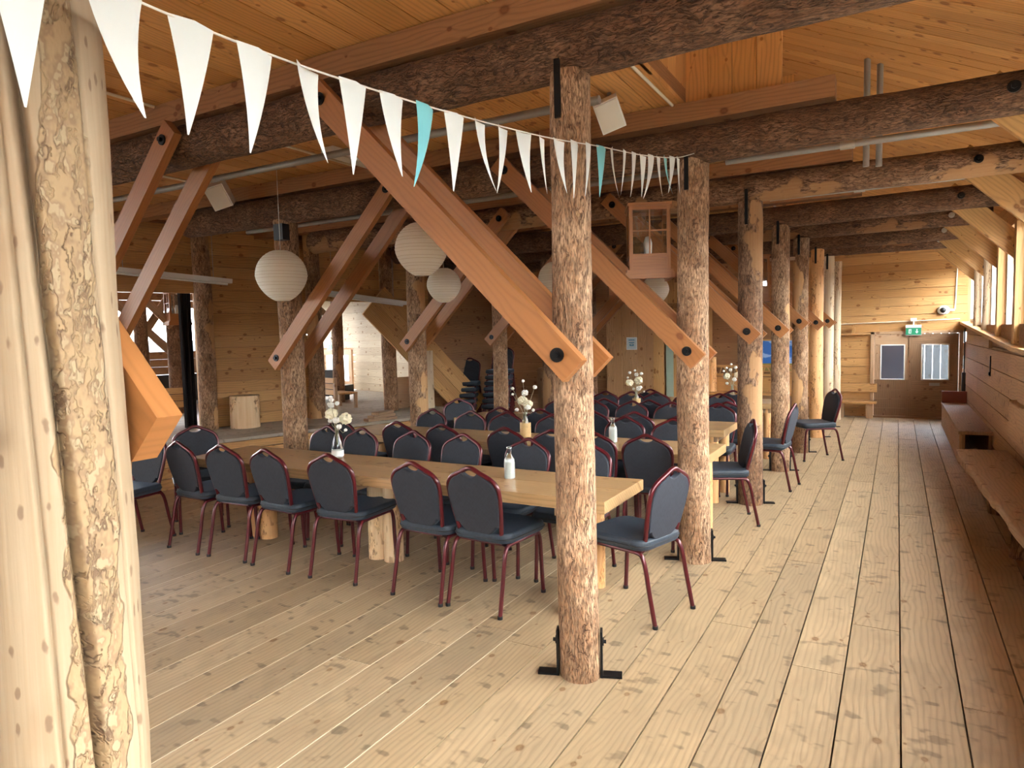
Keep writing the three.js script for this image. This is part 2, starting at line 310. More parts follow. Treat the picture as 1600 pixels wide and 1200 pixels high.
// ------------------------------------------------------------------ end wall behind the aisle, and the wall behind the camera
{
  const w = structure('wall_back', 'knotty pine plank end wall behind the aisle');
  part('wall_back_sheet', box(1.02, 5, 0.1, -0.90, 2.5, ZB - 0.1), M.darkWall[0], w);
  part('wall_over_door', box(1.6, 3.4, 0.1, 0.38, 3.33, ZB - 0.1), M.darkWall[0], w);
  part('wall_hall_sheet', box(8.6, 5, 0.1, -5.7, 2.5, ZB - 0.1), M.darkWall[0], w);
  for (let y = 0, k = 0; y < 4.4; y += 0.165, k++) {
    const over = y > 1.6;
    const spans = over ? [[1.12, -1.6], [-1.6, -5.2], [-5.2, WESTX]] : [[-0.44, -2.2], [-2.2, -5.2], [-5.2, WESTX]];
    if (k % 3 === 1 && over) spans.splice(0, 1, [1.12, -0.3], [-0.3, -1.6]);
    for (const [a, b] of spans) {
      const mat = b < -5.1 ? pick(M.darkWall) : pick(M.wall);  // darker boards past the inner row carry the shade far from the windows
      const m = part('wall_plank', plank(a - b - 0.004, 0.158, 0.03), mat, w); m.position.set((a + b) / 2, y + 0.082, ZB + 0.0 - rr(0, 0.004));
    }
  }
  const n = structure('wall_front', 'plank wall at the near end of the hall');
  part('wall_sheet', box(11.4, 4.8, 0.12, -4.2, 2.4, ZN + 0.06), M.wall[1], n);
  const west = structure('wall_left', 'plank wall at the far side of the hall with an added window band');
  part('wall_sheet', box(0.1, 1.15, 7.6, WESTX - 0.05, 0.575, 0.4), M.wall[1], west);
  part('wall_sheet', box(0.1, 0.6, 7.6, WESTX - 0.05, 3.15, 0.4), M.wall[1], west);
  for (let k = 0; k < 5; k++) part('added_mullion', plank(0.1, 1.75, 0.12, WESTX - 0.05, 2.0, -3.3 + k * 1.85), M.wall[0], west);
  for (let k = 0; k < 4; k++) part('pane', box(0.006, 1.7, 1.7, WESTX - 0.05, 2.0, -2.375 + k * 1.85), M.glass, west);  // unseen window band added to bring daylight to the left of the hall
}
// double door in the end wall
{
  const d = structure('door_1', 'brown double door with two panes in the end wall');
  const z = ZB + 0.02;
  part('frame', merge(plank(0.06, 1.66, 0.08, -0.42, 0.83, z), plank(0.06, 1.66, 0.08, 1.03, 0.83, z), plank(1.5, 0.05, 0.08, 0.3, 1.64, z)), M.doorPale, d);
  const leaf = (x0, x1, px0, px1, mat, gm) => {
    const l = new THREE.Group(); l.name = 'leaf'; d.add(l);
    const y0 = 0.735, y1 = 1.415, H = 1.61;
    part('lower_panel', plank(x1 - x0, y0, 0.05, (x0 + x1) / 2, y0 / 2, z), M.door, l);
    part('top_rail', plank(x1 - x0, H - y1, 0.05, (x0 + x1) / 2, (y1 + H) / 2, z), mat, l);
    part('stile', plank(px0 - x0, y1 - y0, 0.05, (x0 + px0) / 2, (y0 + y1) / 2, z), mat, l);
    part('stile', plank(x1 - px1, y1 - y0, 0.05, (x1 + px1) / 2, (y0 + y1) / 2, z), mat, l);
    for (let k = 1; k < 4; k++) part('batten', plank(x1 - x0 - 0.02, 0.015, 0.012, (x0 + x1) / 2, k * 0.18, z + 0.03), M.door, l);
    part('bead', merge(box(px1 - px0, 0.02, 0.02, (px0 + px1) / 2, y0 + 0.01, z + 0.03), box(px1 - px0, 0.02, 0.02, (px0 + px1) / 2, y1 - 0.01, z + 0.03), box(0.02, y1 - y0, 0.02, px0 + 0.01, (y0 + y1) / 2, z + 0.03), box(0.02, y1 - y0, 0.02, px1 - 0.01, (y0 + y1) / 2, z + 0.03)), M.white, l);
    part('pane', box(px1 - px0, y1 - y0, 0.006, (px0 + px1) / 2, (y0 + y1) / 2, z), gm, l);
  };
  part('meeting_strip', plank(0.05, 1.6, 0.03, 0.22, 0.8, z + 0.03), M.door, d);
  const tint = (c) => new THREE.MeshPhysicalMaterial({ color: rgb(...c), roughness: 0.08, transmission: 1, thickness: 0, ior: 1.5 });  // glass tinted to dim the bright daylight behind the panes
  leaf(-0.38, 0.215, -0.28, 0.135, M.doorPale, tint([0.55, 0.6, 0.7])); leaf(0.225, 0.99, 0.40, 0.85, M.door, tint([0.75, 0.8, 0.85]));
  part('name_plate', box(0.17, 0.055, 0.01, 0.62, 0.655, z + 0.04), M.galv, d);
  part('threshold', plank(1.5, 0.04, 0.14, 0.3, 0.02, z + 0.05), M.door, d);
}
// ------------------------------------------------------------------ frames: posts, beams, paired braces
const ordinal = ['out of view behind', 'nearest', 'second', 'third', 'fourth', 'fifth', 'sixth', 'seventh', 'eighth', 'ninth'];
const postMat = [M.bark, M.nearPost, M.bark, M.bark, M.barkMid, M.bark, M.bark, M.peelOrange, M.peelGrey];
const postR = [0.11, 0.14, 0.10, 0.115, 0.118, 0.105, 0.105, 0.1, 0.09];
function logPost(x, z, r, mat, s, label, group, y0 = 0, y1 = BEAMY - 0.10, opt = {}) {
  const t = thing('log_post', label, 'log post', [x, y0, z], 0, group);
  part('trunk', logGeo(y1 - y0, r * 1.04, r * 0.97, s, { bend: 0.03, rough: 0.035, ...opt }), mat, t);
  const cap = part('cut_top', logCap(r * 0.99), M.end, t); cap.position.y = y1 - y0 - 0.001;
  return t;
}
function footPlates(t, r) {
  for (const a of [0.35, 0.35 + Math.PI]) {
    const g = new THREE.Group(); g.name = 'foot_bracket'; t.add(g); g.rotation.y = a;
    part('upright', box(0.012, 0.24, 0.06, r + 0.012, 0.12, 0), M.iron, g);
    part('foot', box(0.11, 0.012, 0.06, r + 0.06, 0.007, 0), M.iron, g);
    const b = part('bolt', boltGeo, M.iron, g); b.position.set(r + 0.02, 0.18, 0); b.rotation.y = Math.PI / 2; b.scale.setScalar(0.6);
  }
}
function brace(x0, y0, x1, y1, z, label, mat, group, boltSide, w = 0.145, th = 0.06, ext = 0.11) {
  const dx = x1 - x0, dy = y1 - y0, L = Math.hypot(dx, dy), a = Math.atan2(dy, dx);
  const t = thing('brace_plank', label, 'brace', [x0, y0, z], 0, group);
  const m = part('timber', plank(L + 2 * ext, w, th, L / 2, 0, 0), mat, t); m.rotation.z = a;
  for (const k of [0, L]) { const b = part('bolt', boltGeo, M.iron, t); b.position.set(Math.cos(a) * k, Math.sin(a) * k, (th / 2 + 0.004) * boltSide); if (boltSide < 0) b.rotation.y = Math.PI; }
  return t;
}
FR.forEach((z, i) => {
  const nth = ordinal[i], r = postR[i];
  // aisle row
  const opt = i === 1 ? { na: 200, rough: 0.03, bend: 0.05, cracks: [{ at: 5.97, twist: -1.0, depth: 0.05, width: 0.055 }, { at: 5.62, twist: -0.5, depth: 0.014, width: 0.02 }, { at: 6.7, twist: -0.6, depth: 0.012, width: 0.02 }] } : {};
  const lab = ['', 'thick pale half-peeled log post filling the left edge', 'rough barked log post in front of the nearest long table end', 'pale barked log post with iron foot brackets behind the table-end chair', 'dark barked log post beside the second aisle chair', 'barked log post fifth along the aisle row', 'barked log post sixth along the aisle row behind a chair', 'smooth orange peeled log post seventh along the aisle row', 'grey peeled log post eighth along the aisle row'][i];
  if (i > 0) { const p = logPost(X1[i], z, r, postMat[i], 100 + i, lab, 'log posts along the aisle', 0, BEAMY - 0.10, opt); if (i > 1) footPlates(p, r);
    const strap = part('iron_strap', box(0.03, 0.34, 0.01, -0.02, BEAMY - 0.16, r + 0.004), M.iron, p); }
  // second row
  const mats = [M.barkMid, M.barkMid, M.barkMid, M.bark, M.bark, M.bark, M.barkMid, M.barkMid, M.barkMid];
  if (i > 1) logPost(X2[i], z, [0.13, 0.13, 0.13, 0.125, 0.12, 0.11, 0.11, 0.11, 0.11][i], mats[i], 200 + i, `log post of the inner row with paired braces, ${nth} from the camera`, 'log posts of the inner row');
  // beam along x
  const bL = (i > 2 ? 7.2 : 7.6) + 1.0;
  const b = thing('log_beam', i === 0 ? 'log ceiling beam above and behind the camera' : `rough log cross beam carried by the ${nth} aisle post`, 'log beam', [i > 2 ? -7.2 : -7.6, BEAMY + 0.02, z], 0, 'log cross beams');
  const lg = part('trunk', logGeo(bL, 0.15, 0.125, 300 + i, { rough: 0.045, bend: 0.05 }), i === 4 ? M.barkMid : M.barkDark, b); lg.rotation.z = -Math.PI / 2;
  const ce = part('cut_end', logCap(0.124), M.end, b); ce.rotation.z = -Math.PI / 2; ce.position.x = bL + 0.001;
  // squared timber on top of the beam, and the upright-board infill above it
  const jt = thing('ceiling_joist', i === 0 ? 'squared joist above and behind the camera' : `squared timber joist lying on the ${nth} log beam`, 'joist', [0, 0, z], 0, 'squared ceiling joists');
  part('timber', plank(8.2, 0.14, 0.16, -0.38 - 4.1, CEIL - 0.078, 0), M.joist, jt);
  if (i > 0) {
    const pn = thing('gable_infill', `upright orange boards standing on the ${nth} joist`, 'board panel', [0, 0, z - 0.02], 0, 'gable board infills');
    for (let k = 0; k < 4; k++) { const x = -1.385 + k * 0.168, h = roofY(x + 0.168) - CEIL - 0.04; part('upright_board', plank(0.164, h, 0.024, 0.082, h / 2, 0), pick(M.ceiling, k + (k === 2 ? 2 : 0)), pn).position.set(x, CEIL + 0.0, k % 2 ? 0.012 : 0); }
  }
  const y0 = LOWBOLT[i];
  if (i > 0) for (const s of [1, -1]) {
    const dz = s * Math.max(r + 0.045, 0.168), side = s > 0 ? 'near' : 'far';
    brace(X1[i], y0, X1[i] - (BEAMY - y0), BEAMY, z + dz, `orange planed brace on the ${side} face of the ${nth} aisle post`, pick(M.brace, i + (s > 0 ? 0 : 1)), 'paired braces of the aisle row', s);
    if (i > 1) brace(X2[i], y0 - 0.03, X2[i] + (BEAMY - y0) + 0.03, BEAMY, z + s * 0.178, `orange planed brace on the ${side} face of the inner-row post ${nth} from the camera`, pick(M.brace, i + (s > 0 ? 2 : 1)), 'paired braces of the inner row', s);
  }
  // window-side post and braces
  const wp = thing('wall_post', i === 0 ? 'window post beside the camera' : `planed post between aisle windows in line with the ${nth} log post`, 'post', [WX + 0.09, 0, z], 0, 'posts between the aisle windows');
  const sy = sillY(z);
  if (i > 6) part('trunk', logGeo(2.85 - sy, 0.085, 0.08, 500 + i, { rough: 0.03 }), M.peelGrey, wp).position.y = sy;
  else part('timber', plank(0.15, 2.85 - sy, 0.17, 0, sy + (2.85 - sy) / 2, 0), M.paleBrace[i % 2], wp);
  brace(0.57, 3.12, 1.10, 2.59, z - 0.175, i === 0 ? 'pale brace behind the beam over the camera' : `pale pine brace from the ${nth} log beam down to the window post`, pick(M.paleBrace), 'braces of the aisle windows', 1, 0.22, 0.06, 0.17);
  { const bb = part('bolt', boltGeo, i > 5 ? M.steel : M.iron, b); bb.position.set(0.57 - b.position.x, 0.0, 0.135); }
});
solo('junction_box', box(0.13, 0.16, 0.09), M.blackPlastic, 'small black junction box on the inner-row post by the lantern', 'junction box').position.set(X2[3] + 0.12, 2.86, FR[3] + 0.17);
// a last thin post by the end wall
logPost(-1.0, -14.35, 0.075, M.peelGrey, 190, 'thin grey peeled post beside the end wall bench', 'log posts along the aisle');

// ------------------------------------------------------------------ stage on the left, its wall, and the room beyond (all in the stage's own frame)
const ST = [-7.45, 0, -5.4], STA = -0.3184, SH = 0.53;
const inStage = (a, y, d) => { const c = Math.cos(STA), s = Math.sin(STA), lx = -d, lz = -a; return [ST[0] + c * lx + s * lz, y, ST[2] - s * lx + c * lz]; };
{
  const s = thing('stage', 'raised plank stage platform along the far side of the hall', 'stage', ST, STA);
  part('stage_core', box(1.32, SH - 0.06, 9.8, -0.7, (SH - 0.06) / 2, 0.6), M.subfloor, s);
  for (let k = 0; k < 7; k++) { const m = part('deck_plank', plank(0.188, 0.04, 9.8, 0, 0, 0), pick(M.stageTop, k), s); m.position.set(-0.1 - k * 0.193, SH - 0.02 - rr(0, 0.003), 0.6); }
  let y = 0; for (let k = 0; k < 4; k++) { const h = [0.14, 0.13, 0.12, 0.1][k]; const m = part('riser_plank', plank(0.05, h - 0.012, 9.8, 0, 0, 0), pick(M.wall, k), s); m.position.set([0.03, 0.012, 0.035, 0.015][k], y + h / 2, 0.6); y += h; }
  part('end_riser', plank(1.36, SH - 0.05, 0.04, -0.68, (SH - 0.05) / 2, -4.32), M.wall[0], s);
  const w = structure('wall_stage', 'plank wall behind the stage with openings to the next room', ST, STA);
  const D = -1.35, seg = (a0, a1, y0, y1, mats, nm = 'wall_plank') => {
    part('wall_sheet', box(0.06, y1 - y0, a1 - a0, D - 0.06, (y0 + y1) / 2, -(a0 + a1) / 2), M.darkWall[0], w);
    for (let yy = y0, k = 0; yy < y1 - 0.02; yy += 0.165, k++) { const t = Math.min(yy + 0.158, y1); part(nm, plank(0.03, t - yy, a1 - a0, 0, 0, 0), pick(mats), w).position.set(D - rr(0, 0.004), (yy + t) / 2, -(a0 + a1) / 2); }
  };
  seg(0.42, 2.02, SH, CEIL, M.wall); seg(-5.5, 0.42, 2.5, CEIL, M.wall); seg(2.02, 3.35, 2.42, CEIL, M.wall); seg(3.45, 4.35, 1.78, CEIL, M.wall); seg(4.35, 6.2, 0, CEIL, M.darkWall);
  part('opening_trim', merge(plank(0.07, 2.0, 0.06, D + 0.04, SH + 1.0, -0.36), plank(0.07, 0.1, 6, D + 0.04, 2.5, 2.6)), M.wall[2], w);
  part('opening_trim', plank(0.07, 0.09, 1.3, D + 0.04, 2.42, -2.7), M.wall[2], w);
  part('low_cupboard_front', plank(0.05, 0.55, 0.85, D - 0.02, SH + 0.27, -3.92), M.doorPale, w);
  // posts against the stage wall
  for (const [a, r, m, l] of [[0.42, 0.115, M.bark, 'barked log post standing between the stage opening and plank panel'], [2.06, 0.12, M.bark, 'barked log post on the stage behind the second-row post'], [3.42, 0.12, M.bark, 'barked log post at the far edge of the stage doorway']]) {
    const p = inStage(a, SH, 1.2); logPost(p[0], p[2], r, m, 600 + Math.round(a * 10), l, 'log posts on the stage', SH, CEIL - 0.02);
  }
  // room beyond
  const f = structure('floor_side_room', 'grey plank floor of the side room beyond the stage', ST, STA);
  for (let k = 0; k < 38; k++) part('deck_plank', plank(0.182, 0.05, 12, -1.44 - k * 0.186, SH - 0.03, 0.5), pick(M.stageTop, k), f);
  const sw = structure('wall_side_room', 'low brown parapet and pale end wall of the side room', ST, STA);
  for (let k = 0; k < 6; k++) part('parapet_plank', plank(0.05, 0.17, 12, -8.2, SH + 0.09 + k * 0.174, 0.5), pick(M.darkWall, k), sw);
  for (let k = 0; k < 17; k++) { const y = SH + k * 0.17; for (const [d0, d1] of y < 1.5 ? [[1.4, 6.18], [7.8, 8.3]] : [[1.4, 8.3]]) part('end_plank', plank(d1 - d0, 0.166, 0.04, -(d0 + d1) / 2, y + 0.085, -5.5), pick(M.peelWall ?? (M.peelWall = [woodMat(texPine, [0.50, 0.40, 0.27]), woodMat(texPine, [0.46, 0.36, 0.24])])), sw); }
  for (let k = 0; k < 5; k++) part('eaves_board', plank(0.05, 0.17, 12, -8.2, 2.66 + k * 0.174, 0.5), pick(M.darkWall, k), sw);
  part('near_end_sheet', plank(6.9, 2.95, 0.06, -4.8, SH + 1.47, 6.3), M.darkWall[0], sw);
  part('end_sheet', box(4.78, 3, 0.04, -3.79, 1.9, -5.56), M.darkWall[0], sw); part('end_sheet', box(2.2, 1.9, 0.04, -7.2, 2.45, -5.56), M.darkWall[0], sw);
  part('room_roof', plank(7.1, 0.06, 12, -4.8, CEIL + 0.0, 0.5), M.joist, sw);
  const dr = structure('door_2', 'pair of side room doors with bright panes', ST, STA);
  for (const [d0, d1] of [[6.2, 6.98], [7.0, 7.78]]) { const l = new THREE.Group(); l.name = 'leaf'; dr.add(l); const m = -(d0 + d1) / 2;
    part('lower_panel', plank(d1 - d0, 0.2, 0.05, m, SH + 0.1, -5.47), M.doorPale, l); part('top_rail', plank(d1 - d0, 0.14, 0.05, m, 1.44, -5.47), M.doorPale, l);
    part('stile', plank(0.16, 0.64, 0.05, -d0 - 0.08, 1.05, -5.47), M.doorPale, l); part('stile', plank(0.16, 0.64, 0.05, -d1 + 0.08, 1.05, -5.47), M.doorPale, l);
    part('pane', box(d1 - d0 - 0.32, 0.64, 0.006, m, 1.05, -5.47), M.glass, l); }
  // posts and cross braces of the side room
  const posts = [[0.35, 4.2, 'barked post standing free in the side room, nearer the parapet braces'], [0.80, 4.0, 'barked post carrying a cage lamp in the side room'], [5.0, 6.0, 'barked post before the pale side room wall'], [3.6, 3.4, 'dark barked post just inside the side room doorway']];
  for (const [a, d, l] of posts) { const p = inStage(a, SH, d); logPost(p[0], p[2], 0.11, M.barkMid, 640 + Math.round(a * 10), l, 'log posts of the side room', SH, CEIL - 0.03); }
  const bl = (a0, y0, a1, y1, d, lab) => { const p = inStage((a0 + a1) / 2, (y0 + y1) / 2, d); const t = thing('brace_plank', lab, 'brace', p, STA, 'braces of the side room'); const L = Math.hypot(a1 - a0, y1 - y0); const m = part('timber', plank(0.05, 0.13, L, 0, 0, 0), M.bench, t); m.rotation.x = Math.atan2(y1 - y0, a1 - a0); };
  bl(-0.3, 2.75, 0.82, 1.58, 4.16, 'weathered brace running down to the cage lamp post'); bl(-0.05, 2.95, 0.75, 2.05, 3.85, 'weathered brace above the cage lamp post brace'); bl(0.2, 1.62, 0.95, 2.75, 4.3, 'weathered brace crossing behind the cage lamp post');
  bl(4.2, 2.75, 5.05, 2.0, 5.9, 'weathered brace seen through the stage doorway');
  // table benches of the side room
  const benchAt = (a, d, turn, lab, cat, group) => { const p = inStage(a, SH, d), t = thing('wooden_bench', lab, cat, p, STA + turn, group);
    for (let k = 0; k < 3; k++) part('back_slat', plank(0.55, 0.09, 0.025, 0, 0.30 + k * 0.105, 0.2 + k * 0.012), M.wall[k % 3], t);
    for (let k = 0; k < 3; k++) part('seat_slat', plank(0.55, 0.025, 0.12, 0, 0.27, -0.18 + k * 0.135), M.wall[(k + 1) % 3], t);
    for (const x of [-0.27, 0.27]) { part('leg', plank(0.05, 0.56, 0.05, x, 0.28, 0.2), M.doorPale, t); part('leg', plank(0.05, 0.27, 0.05, x, 0.135, -0.2), M.doorPale, t); } };
  benchAt(2.45, 2.6, 0.2, 'slatted wooden bench in the doorway, beside the white flowers', 'bench', 'slatted benches of the side room'); benchAt(3.05, 2.4, 0.05, 'slatted wooden bench in the doorway, nearer the doorway post', 'bench', 'slatted benches of the side room');
  benchAt(-0.2, 3.2, 1.2, 'slatted wooden bench below the cage lamp post', 'bench', 'slatted benches of the side room'); benchAt(0.25, 2.5, 1.35, 'slatted wooden bench at the edge of the side room opening', 'bench', 'slatted benches of the side room');
  for (const [a, d, w, lab] of [[3.3, 4.2, 1.5, 'long black sofa back behind the slatted benches'], [0.9, 5.4, 1.7, 'black sofa back below the brown parapet']]) { const p = inStage(a, SH, d), t = thing('black_sofa', lab, 'sofa', p, STA + (a > 3 ? 0.5 : 1.57));
    const n = 3; for (let k = 0; k < n; k++) part('back_cushion', new THREE.BoxGeometry(w / n - 0.01, 0.42, 0.14, 4, 4, 2).translate(-w / 2 + (k + 0.5) * w / n, 0.42, 0), M.blackPlastic, t);
    part('seat', box(w, 0.2, 0.55, 0, 0.2, -0.3), M.blackPlastic, t); for (const x of [-w / 2 + 0.05, w / 2 - 0.05]) part('leg', box(0.05, 0.1, 0.5, x, 0.05, -0.2), M.iron, t); }
  const bc = inStage(0.30, SH, 1.62), cur = thing('stage_curtain', 'narrow black curtain hanging beside the stage opening', 'curtain', bc, STA);
  { const g = new THREE.PlaneGeometry(0.16, 1.95, 40, 1), p = g.attributes.position; for (let i = 0; i < p.count; i++) p.setZ(i, 0.03 * Math.sin(p.getX(i) * 90)); g.computeVertexNormals(); g.rotateY(Math.PI / 2); part('cloth', g.translate(0, 0.98, 0), plain([0.006, 0.006, 0.008], 0.95, 0, { side: THREE.DoubleSide }), cur); part('rail', rod([0, 1.97, -0.1], [0, 1.97, 0.1], 0.012), M.iron, cur); }
  // chopping-block stump on the stage
  const bp = inStage(0.86, SH, 1.02), blk = thing('log_stump', 'short round log block standing on the stage', 'stump', bp);
  part('trunk', logGeo(0.46, 0.2, 0.195, 700, { rough: 0.03, bend: 0.01 }), M.peel, blk); part('cut_top', logCap(0.195), M.end, blk).position.y = 0.46;
  // off-cuts lying on the stage edge
  for (let k = 0; k < 3; k++) { const p = inStage(2.55 + k * 0.02, SH + 0.02 + k * 0.045, 0.12); const t = solo('timber_offcut', plank(0.14, 0.04, 0.5 - k * 0.06), M.bench, ['bottom timber offcut on the stage edge', 'middle timber offcut on the stage edge', 'top timber offcut on the stage edge'][k], 'offcut', 'offcuts on the stage edge'); t.position.set(p[0], p[1], p[2]); t.rotation.y = STA + 0.2 * k; }
  // leaning plank ramp at the stage end
  { const t = thing('slanted_board_panel', 'slanting plank panel running down beside the stage end', 'panel', ST, STA); const A = [2.9, 2.25], B = [5.0, 0.25], L = Math.hypot(B[0] - A[0], B[1] - A[1]), an = Math.atan2(A[1] - B[1], B[0] - A[0]);
    const g = new THREE.Group(); g.name = 'boards'; t.add(g); g.position.set(-1.0, (A[1] + B[1]) / 2, -(A[0] + B[0]) / 2); g.rotation.x = -an;
    for (let k = 0; k < 4; k++) part('board', plank(0.04, 0.15, L, 0, 0, 0), pick(M.wall, k), g).position.set(-0.006 * (k % 2), -0.05 + k * 0.155, 0);
    part('post', plank(0.08, 1.0, 0.1, -1.06, 0.5, -4.9), M.doorPale, t); }
}
// rough slabs below the slanting panel
for (const [a, l] of [[3.75, 'waney-edged board leaning beside the pale doorway panel'], [4.05, 'second waney-edged board leaning behind the inner-row post']]) { const p = inStage(a, SH, 0.95), t = thing('waney_board', l, 'board', p, STA, 'leaning waney boards'); part('board', logGeo(1.0, 0.1, 0.09, 720 + Math.round(a * 20)).scale(0.35, 1, 1), M.peelGrey, t); }
// long tube lamps hung along the stage wall
for (const [a0, a1, y0, y1, l] of [[-0.86, 0.72, 2.71, 2.6, 'long white tube lamp hanging before the left stage opening'], [2.0, 3.58, 2.5, 2.34, 'long white tube lamp hanging before the stage doorway']]) {
  const p = inStage((a0 + a1) / 2, (y0 + y1) / 2, 0.9), t = thing('tube_lamp', l, 'lamp', p, STA, 'tube lamps above the stage'); const g = new THREE.Group(); g.name = 'fitting'; t.add(g); g.rotation.x = Math.atan2(y0 - y1, a1 - a0) * -1;
  part('housing', box(0.09, 0.06, a1 - a0, 0, 0, 0), M.white, g); part('tube', rod([0, -0.045, -(a1 - a0) / 2 + 0.05], [0, -0.045, (a1 - a0) / 2 - 0.05], 0.016, 12), M.white, g);
  for (const z of [-0.55, 0.55]) part('hanger', rod([0, 0, z], [0, CEIL - (y0 + y1) / 2, z], 0.004, 6), M.galv, t);
}

// ------------------------------------------------------------------ banquet chairs
function outline(k, n = 40) {     // back frame outline, y up; k shrinks it inwards
  const pts = [[-0.160, 0.45], [-0.174, 0.55], [-0.190, 0.66], [-0.199, 0.755], [-0.195, 0.812], [-0.165, 0.854], [-0.078, 0.899], [0, 0.930], [0.078, 0.899], [0.165, 0.854], [0.195, 0.812], [0.199, 0.755], [0.190, 0.66], [0.174, 0.55], [0.160, 0.45]];
  return pts;
}
const backTilt = (y) => -0.185 - (y - 0.45) * 0.22;               // the back leans away from the seat
const chairParts = (() => {
  const P = {};
  P.backFrame = tube(outline().map(([x, y]) => V(x, y, backTilt(y))), 0.0150, 72, 8);
  const sh = new THREE.Shape();
  sh.moveTo(-0.165, 0.56); sh.bezierCurveTo(-0.13, 0.50, -0.05, 0.482, 0, 0.48); sh.bezierCurveTo(0.05, 0.482, 0.13, 0.50, 0.165, 0.56);
  sh.lineTo(0.190, 0.56); sh.bezierCurveTo(0.204, 0.66, 0.210, 0.72, 0.208, 0.755); sh.bezierCurveTo(0.204, 0.80, 0.18, 0.835, 0.145, 0.853); sh.lineTo(0.066, 0.889); sh.bezierCurveTo(0.05, 0.872, 0.02, 0.866, 0, 0.866); sh.bezierCurveTo(-0.02, 0.866, -0.05, 0.872, -0.066, 0.889); sh.lineTo(-0.145, 0.853); sh.bezierCurveTo(-0.18, 0.835, -0.204, 0.80, -0.208, 0.755); sh.bezierCurveTo(-0.210, 0.72, -0.204, 0.66, -0.190, 0.56); sh.lineTo(-0.165, 0.56);
  const g = new THREE.ExtrudeGeometry(sh, { depth: 0.018, bevelEnabled: true, bevelThickness: 0.014, bevelSize: 0.008, bevelSegments: 3, curveSegments: 10 });
  const p = g.attributes.position; for (let i = 0; i < p.count; i++) { p.setX(i, p.getX(i) * (0.905 - 0.22 * Math.max(0, 0.72 - p.getY(i)))); p.setZ(i, p.getZ(i) - 0.008 + backTilt(p.getY(i))); } g.computeVertexNormals(); P.back = g;
  // seat cushion: rounded slab with a dome
  const s2 = new THREE.Shape(); const hw = 0.215, z0 = -0.2, z1 = 0.235, r = 0.07;
  s2.moveTo(-hw + r + 0.02, z0); s2.lineTo(hw - r - 0.02, z0); s2.quadraticCurveTo(hw - 0.015, z0, hw - 0.01, z0 + r); s2.lineTo(hw, z1 - r); s2.quadraticCurveTo(hw, z1, hw - r, z1); s2.quadraticCurveTo(0, z1 + 0.018, -hw + r, z1); s2.quadraticCurveTo(-hw, z1, -hw, z1 - r); s2.lineTo(-hw + 0.01, z0 + r); s2.quadraticCurveTo(-hw + 0.015, z0, -hw + r + 0.02, z0);
  const mk = (d, b) => new THREE.ExtrudeGeometry(s2, { depth: d, bevelEnabled: true, bevelThickness: b, bevelSize: b * 0.9, bevelSegments: 4, curveSegments: 8 }).rotateX(Math.PI / 2);
  P.seat = mk(0.02, 0.024).translate(0, 0.486, 0);                 // spans about 0.44 .. 0.51
  const cp = []; s2.getPoints(8).forEach((q) => cp.push(V(q.x * 1.1, 0.472, q.y * 1.09))); P.piping = tube(cp.slice(0, -1), 0.0045, 90, 5, true);
  P.rail = tube([[0.195, 0.43, -0.19], [0.2, 0.432, -0.1], [0.2, 0.432, 0.1], [0.195, 0.43, 0.19]], 0.0135, 16, 8);
  P.rearLeg = tube([[0.197, 0.43, -0.15], [0.2, 0.424, -0.185], [0.202, 0.385, -0.21], [0.205, 0.2, -0.25], [0.208, 0.0, -0.292]], 0.0142, 22, 8);
  P.frontLeg = tube([[0.197, 0.43, 0.15], [0.2, 0.424, 0.185], [0.201, 0.385, 0.203], [0.203, 0.2, 0.215], [0.205, 0.0, 0.228]], 0.0142, 22, 8);
  P.upright = tube([[0.160, 0.45, -0.185], [0.176, 0.436, -0.176], [0.19, 0.43, -0.15]], 0.0142, 8, 8);
  P.foot = new THREE.CylinderGeometry(0.017, 0.017, 0.02, 10);
  return P;
})();
function makeChair() {
  const t = new THREE.Group(); t.name = 'banquet_chair';
  const c = chairParts; const st = part('seat', c.seat, M.seatFabric, t); part('piping', c.piping, M.blackPlastic, st);
  part('backrest', c.back, M.fabric, t); part('back_frame', merge(c.backFrame, c.upright, c.upright.clone().scale(-1, 1, 1)), M.chairFrame, t);
  for (const s of [1, -1]) {
    const fl = (g) => s > 0 ? g : (() => { const k = g.clone().scale(-1, 1, 1); const ix = k.index; for (let i = 0; i < ix.count; i += 3) { const a = ix.getX(i); ix.setX(i, ix.getX(i + 1)); ix.setX(i + 1, a); } return k; })();
    part('seat_rail', fl(c.rail), M.chairFrame, t);
    const a = part('leg', fl(c.rearLeg), M.chairFrame, t); part('foot_cap', c.foot, M.blackPlastic, a).position.set(s * 0.208, 0.01, -0.291);
    const b = part('leg', fl(c.frontLeg), M.chairFrame, t); part('foot_cap', c.foot, M.blackPlastic, b).position.set(s * 0.205, 0.01, 0.228);
  }
  part('cross_rail', merge(rod([-0.2, 0.43, 0.17], [0.2, 0.43, 0.17], 0.009), rod([-0.2, 0.43, -0.17], [0.2, 0.43, -0.17], 0.009)), M.chairFrame, t);
  return t;
}
const chair0 = makeChair();
function chair(x, z, fx, fz, label, group, y = 0) {       // (fx, fz): the way the chair faces
  const c = chair0.clone(); c.name = numbered('banquet_chair'); c.userData = {}; scene.add(c); c.position.set(x, y, z); c.rotation.y = Math.atan2(fx, fz); return tag(c, label, 'chair', group);
}
const ord = ['first', 'second', 'third', 'fourth', 'fifth', 'sixth', 'seventh', 'eighth'];
function row(xs, zc, dir, tname, side, group) { xs.forEach((x, k) => { const a = (hash(k, Math.round(-zc * 100), 77) - 0.5) * 0.16; chair(x, zc + (hash(k, 3, Math.round(-zc * 10)) - 0.5) * 0.04, Math.sin(a), dir * Math.cos(a), `navy banquet chair on the ${side} side of the ${tname} table, ${ord[k]} from the stage end`, group); }); }
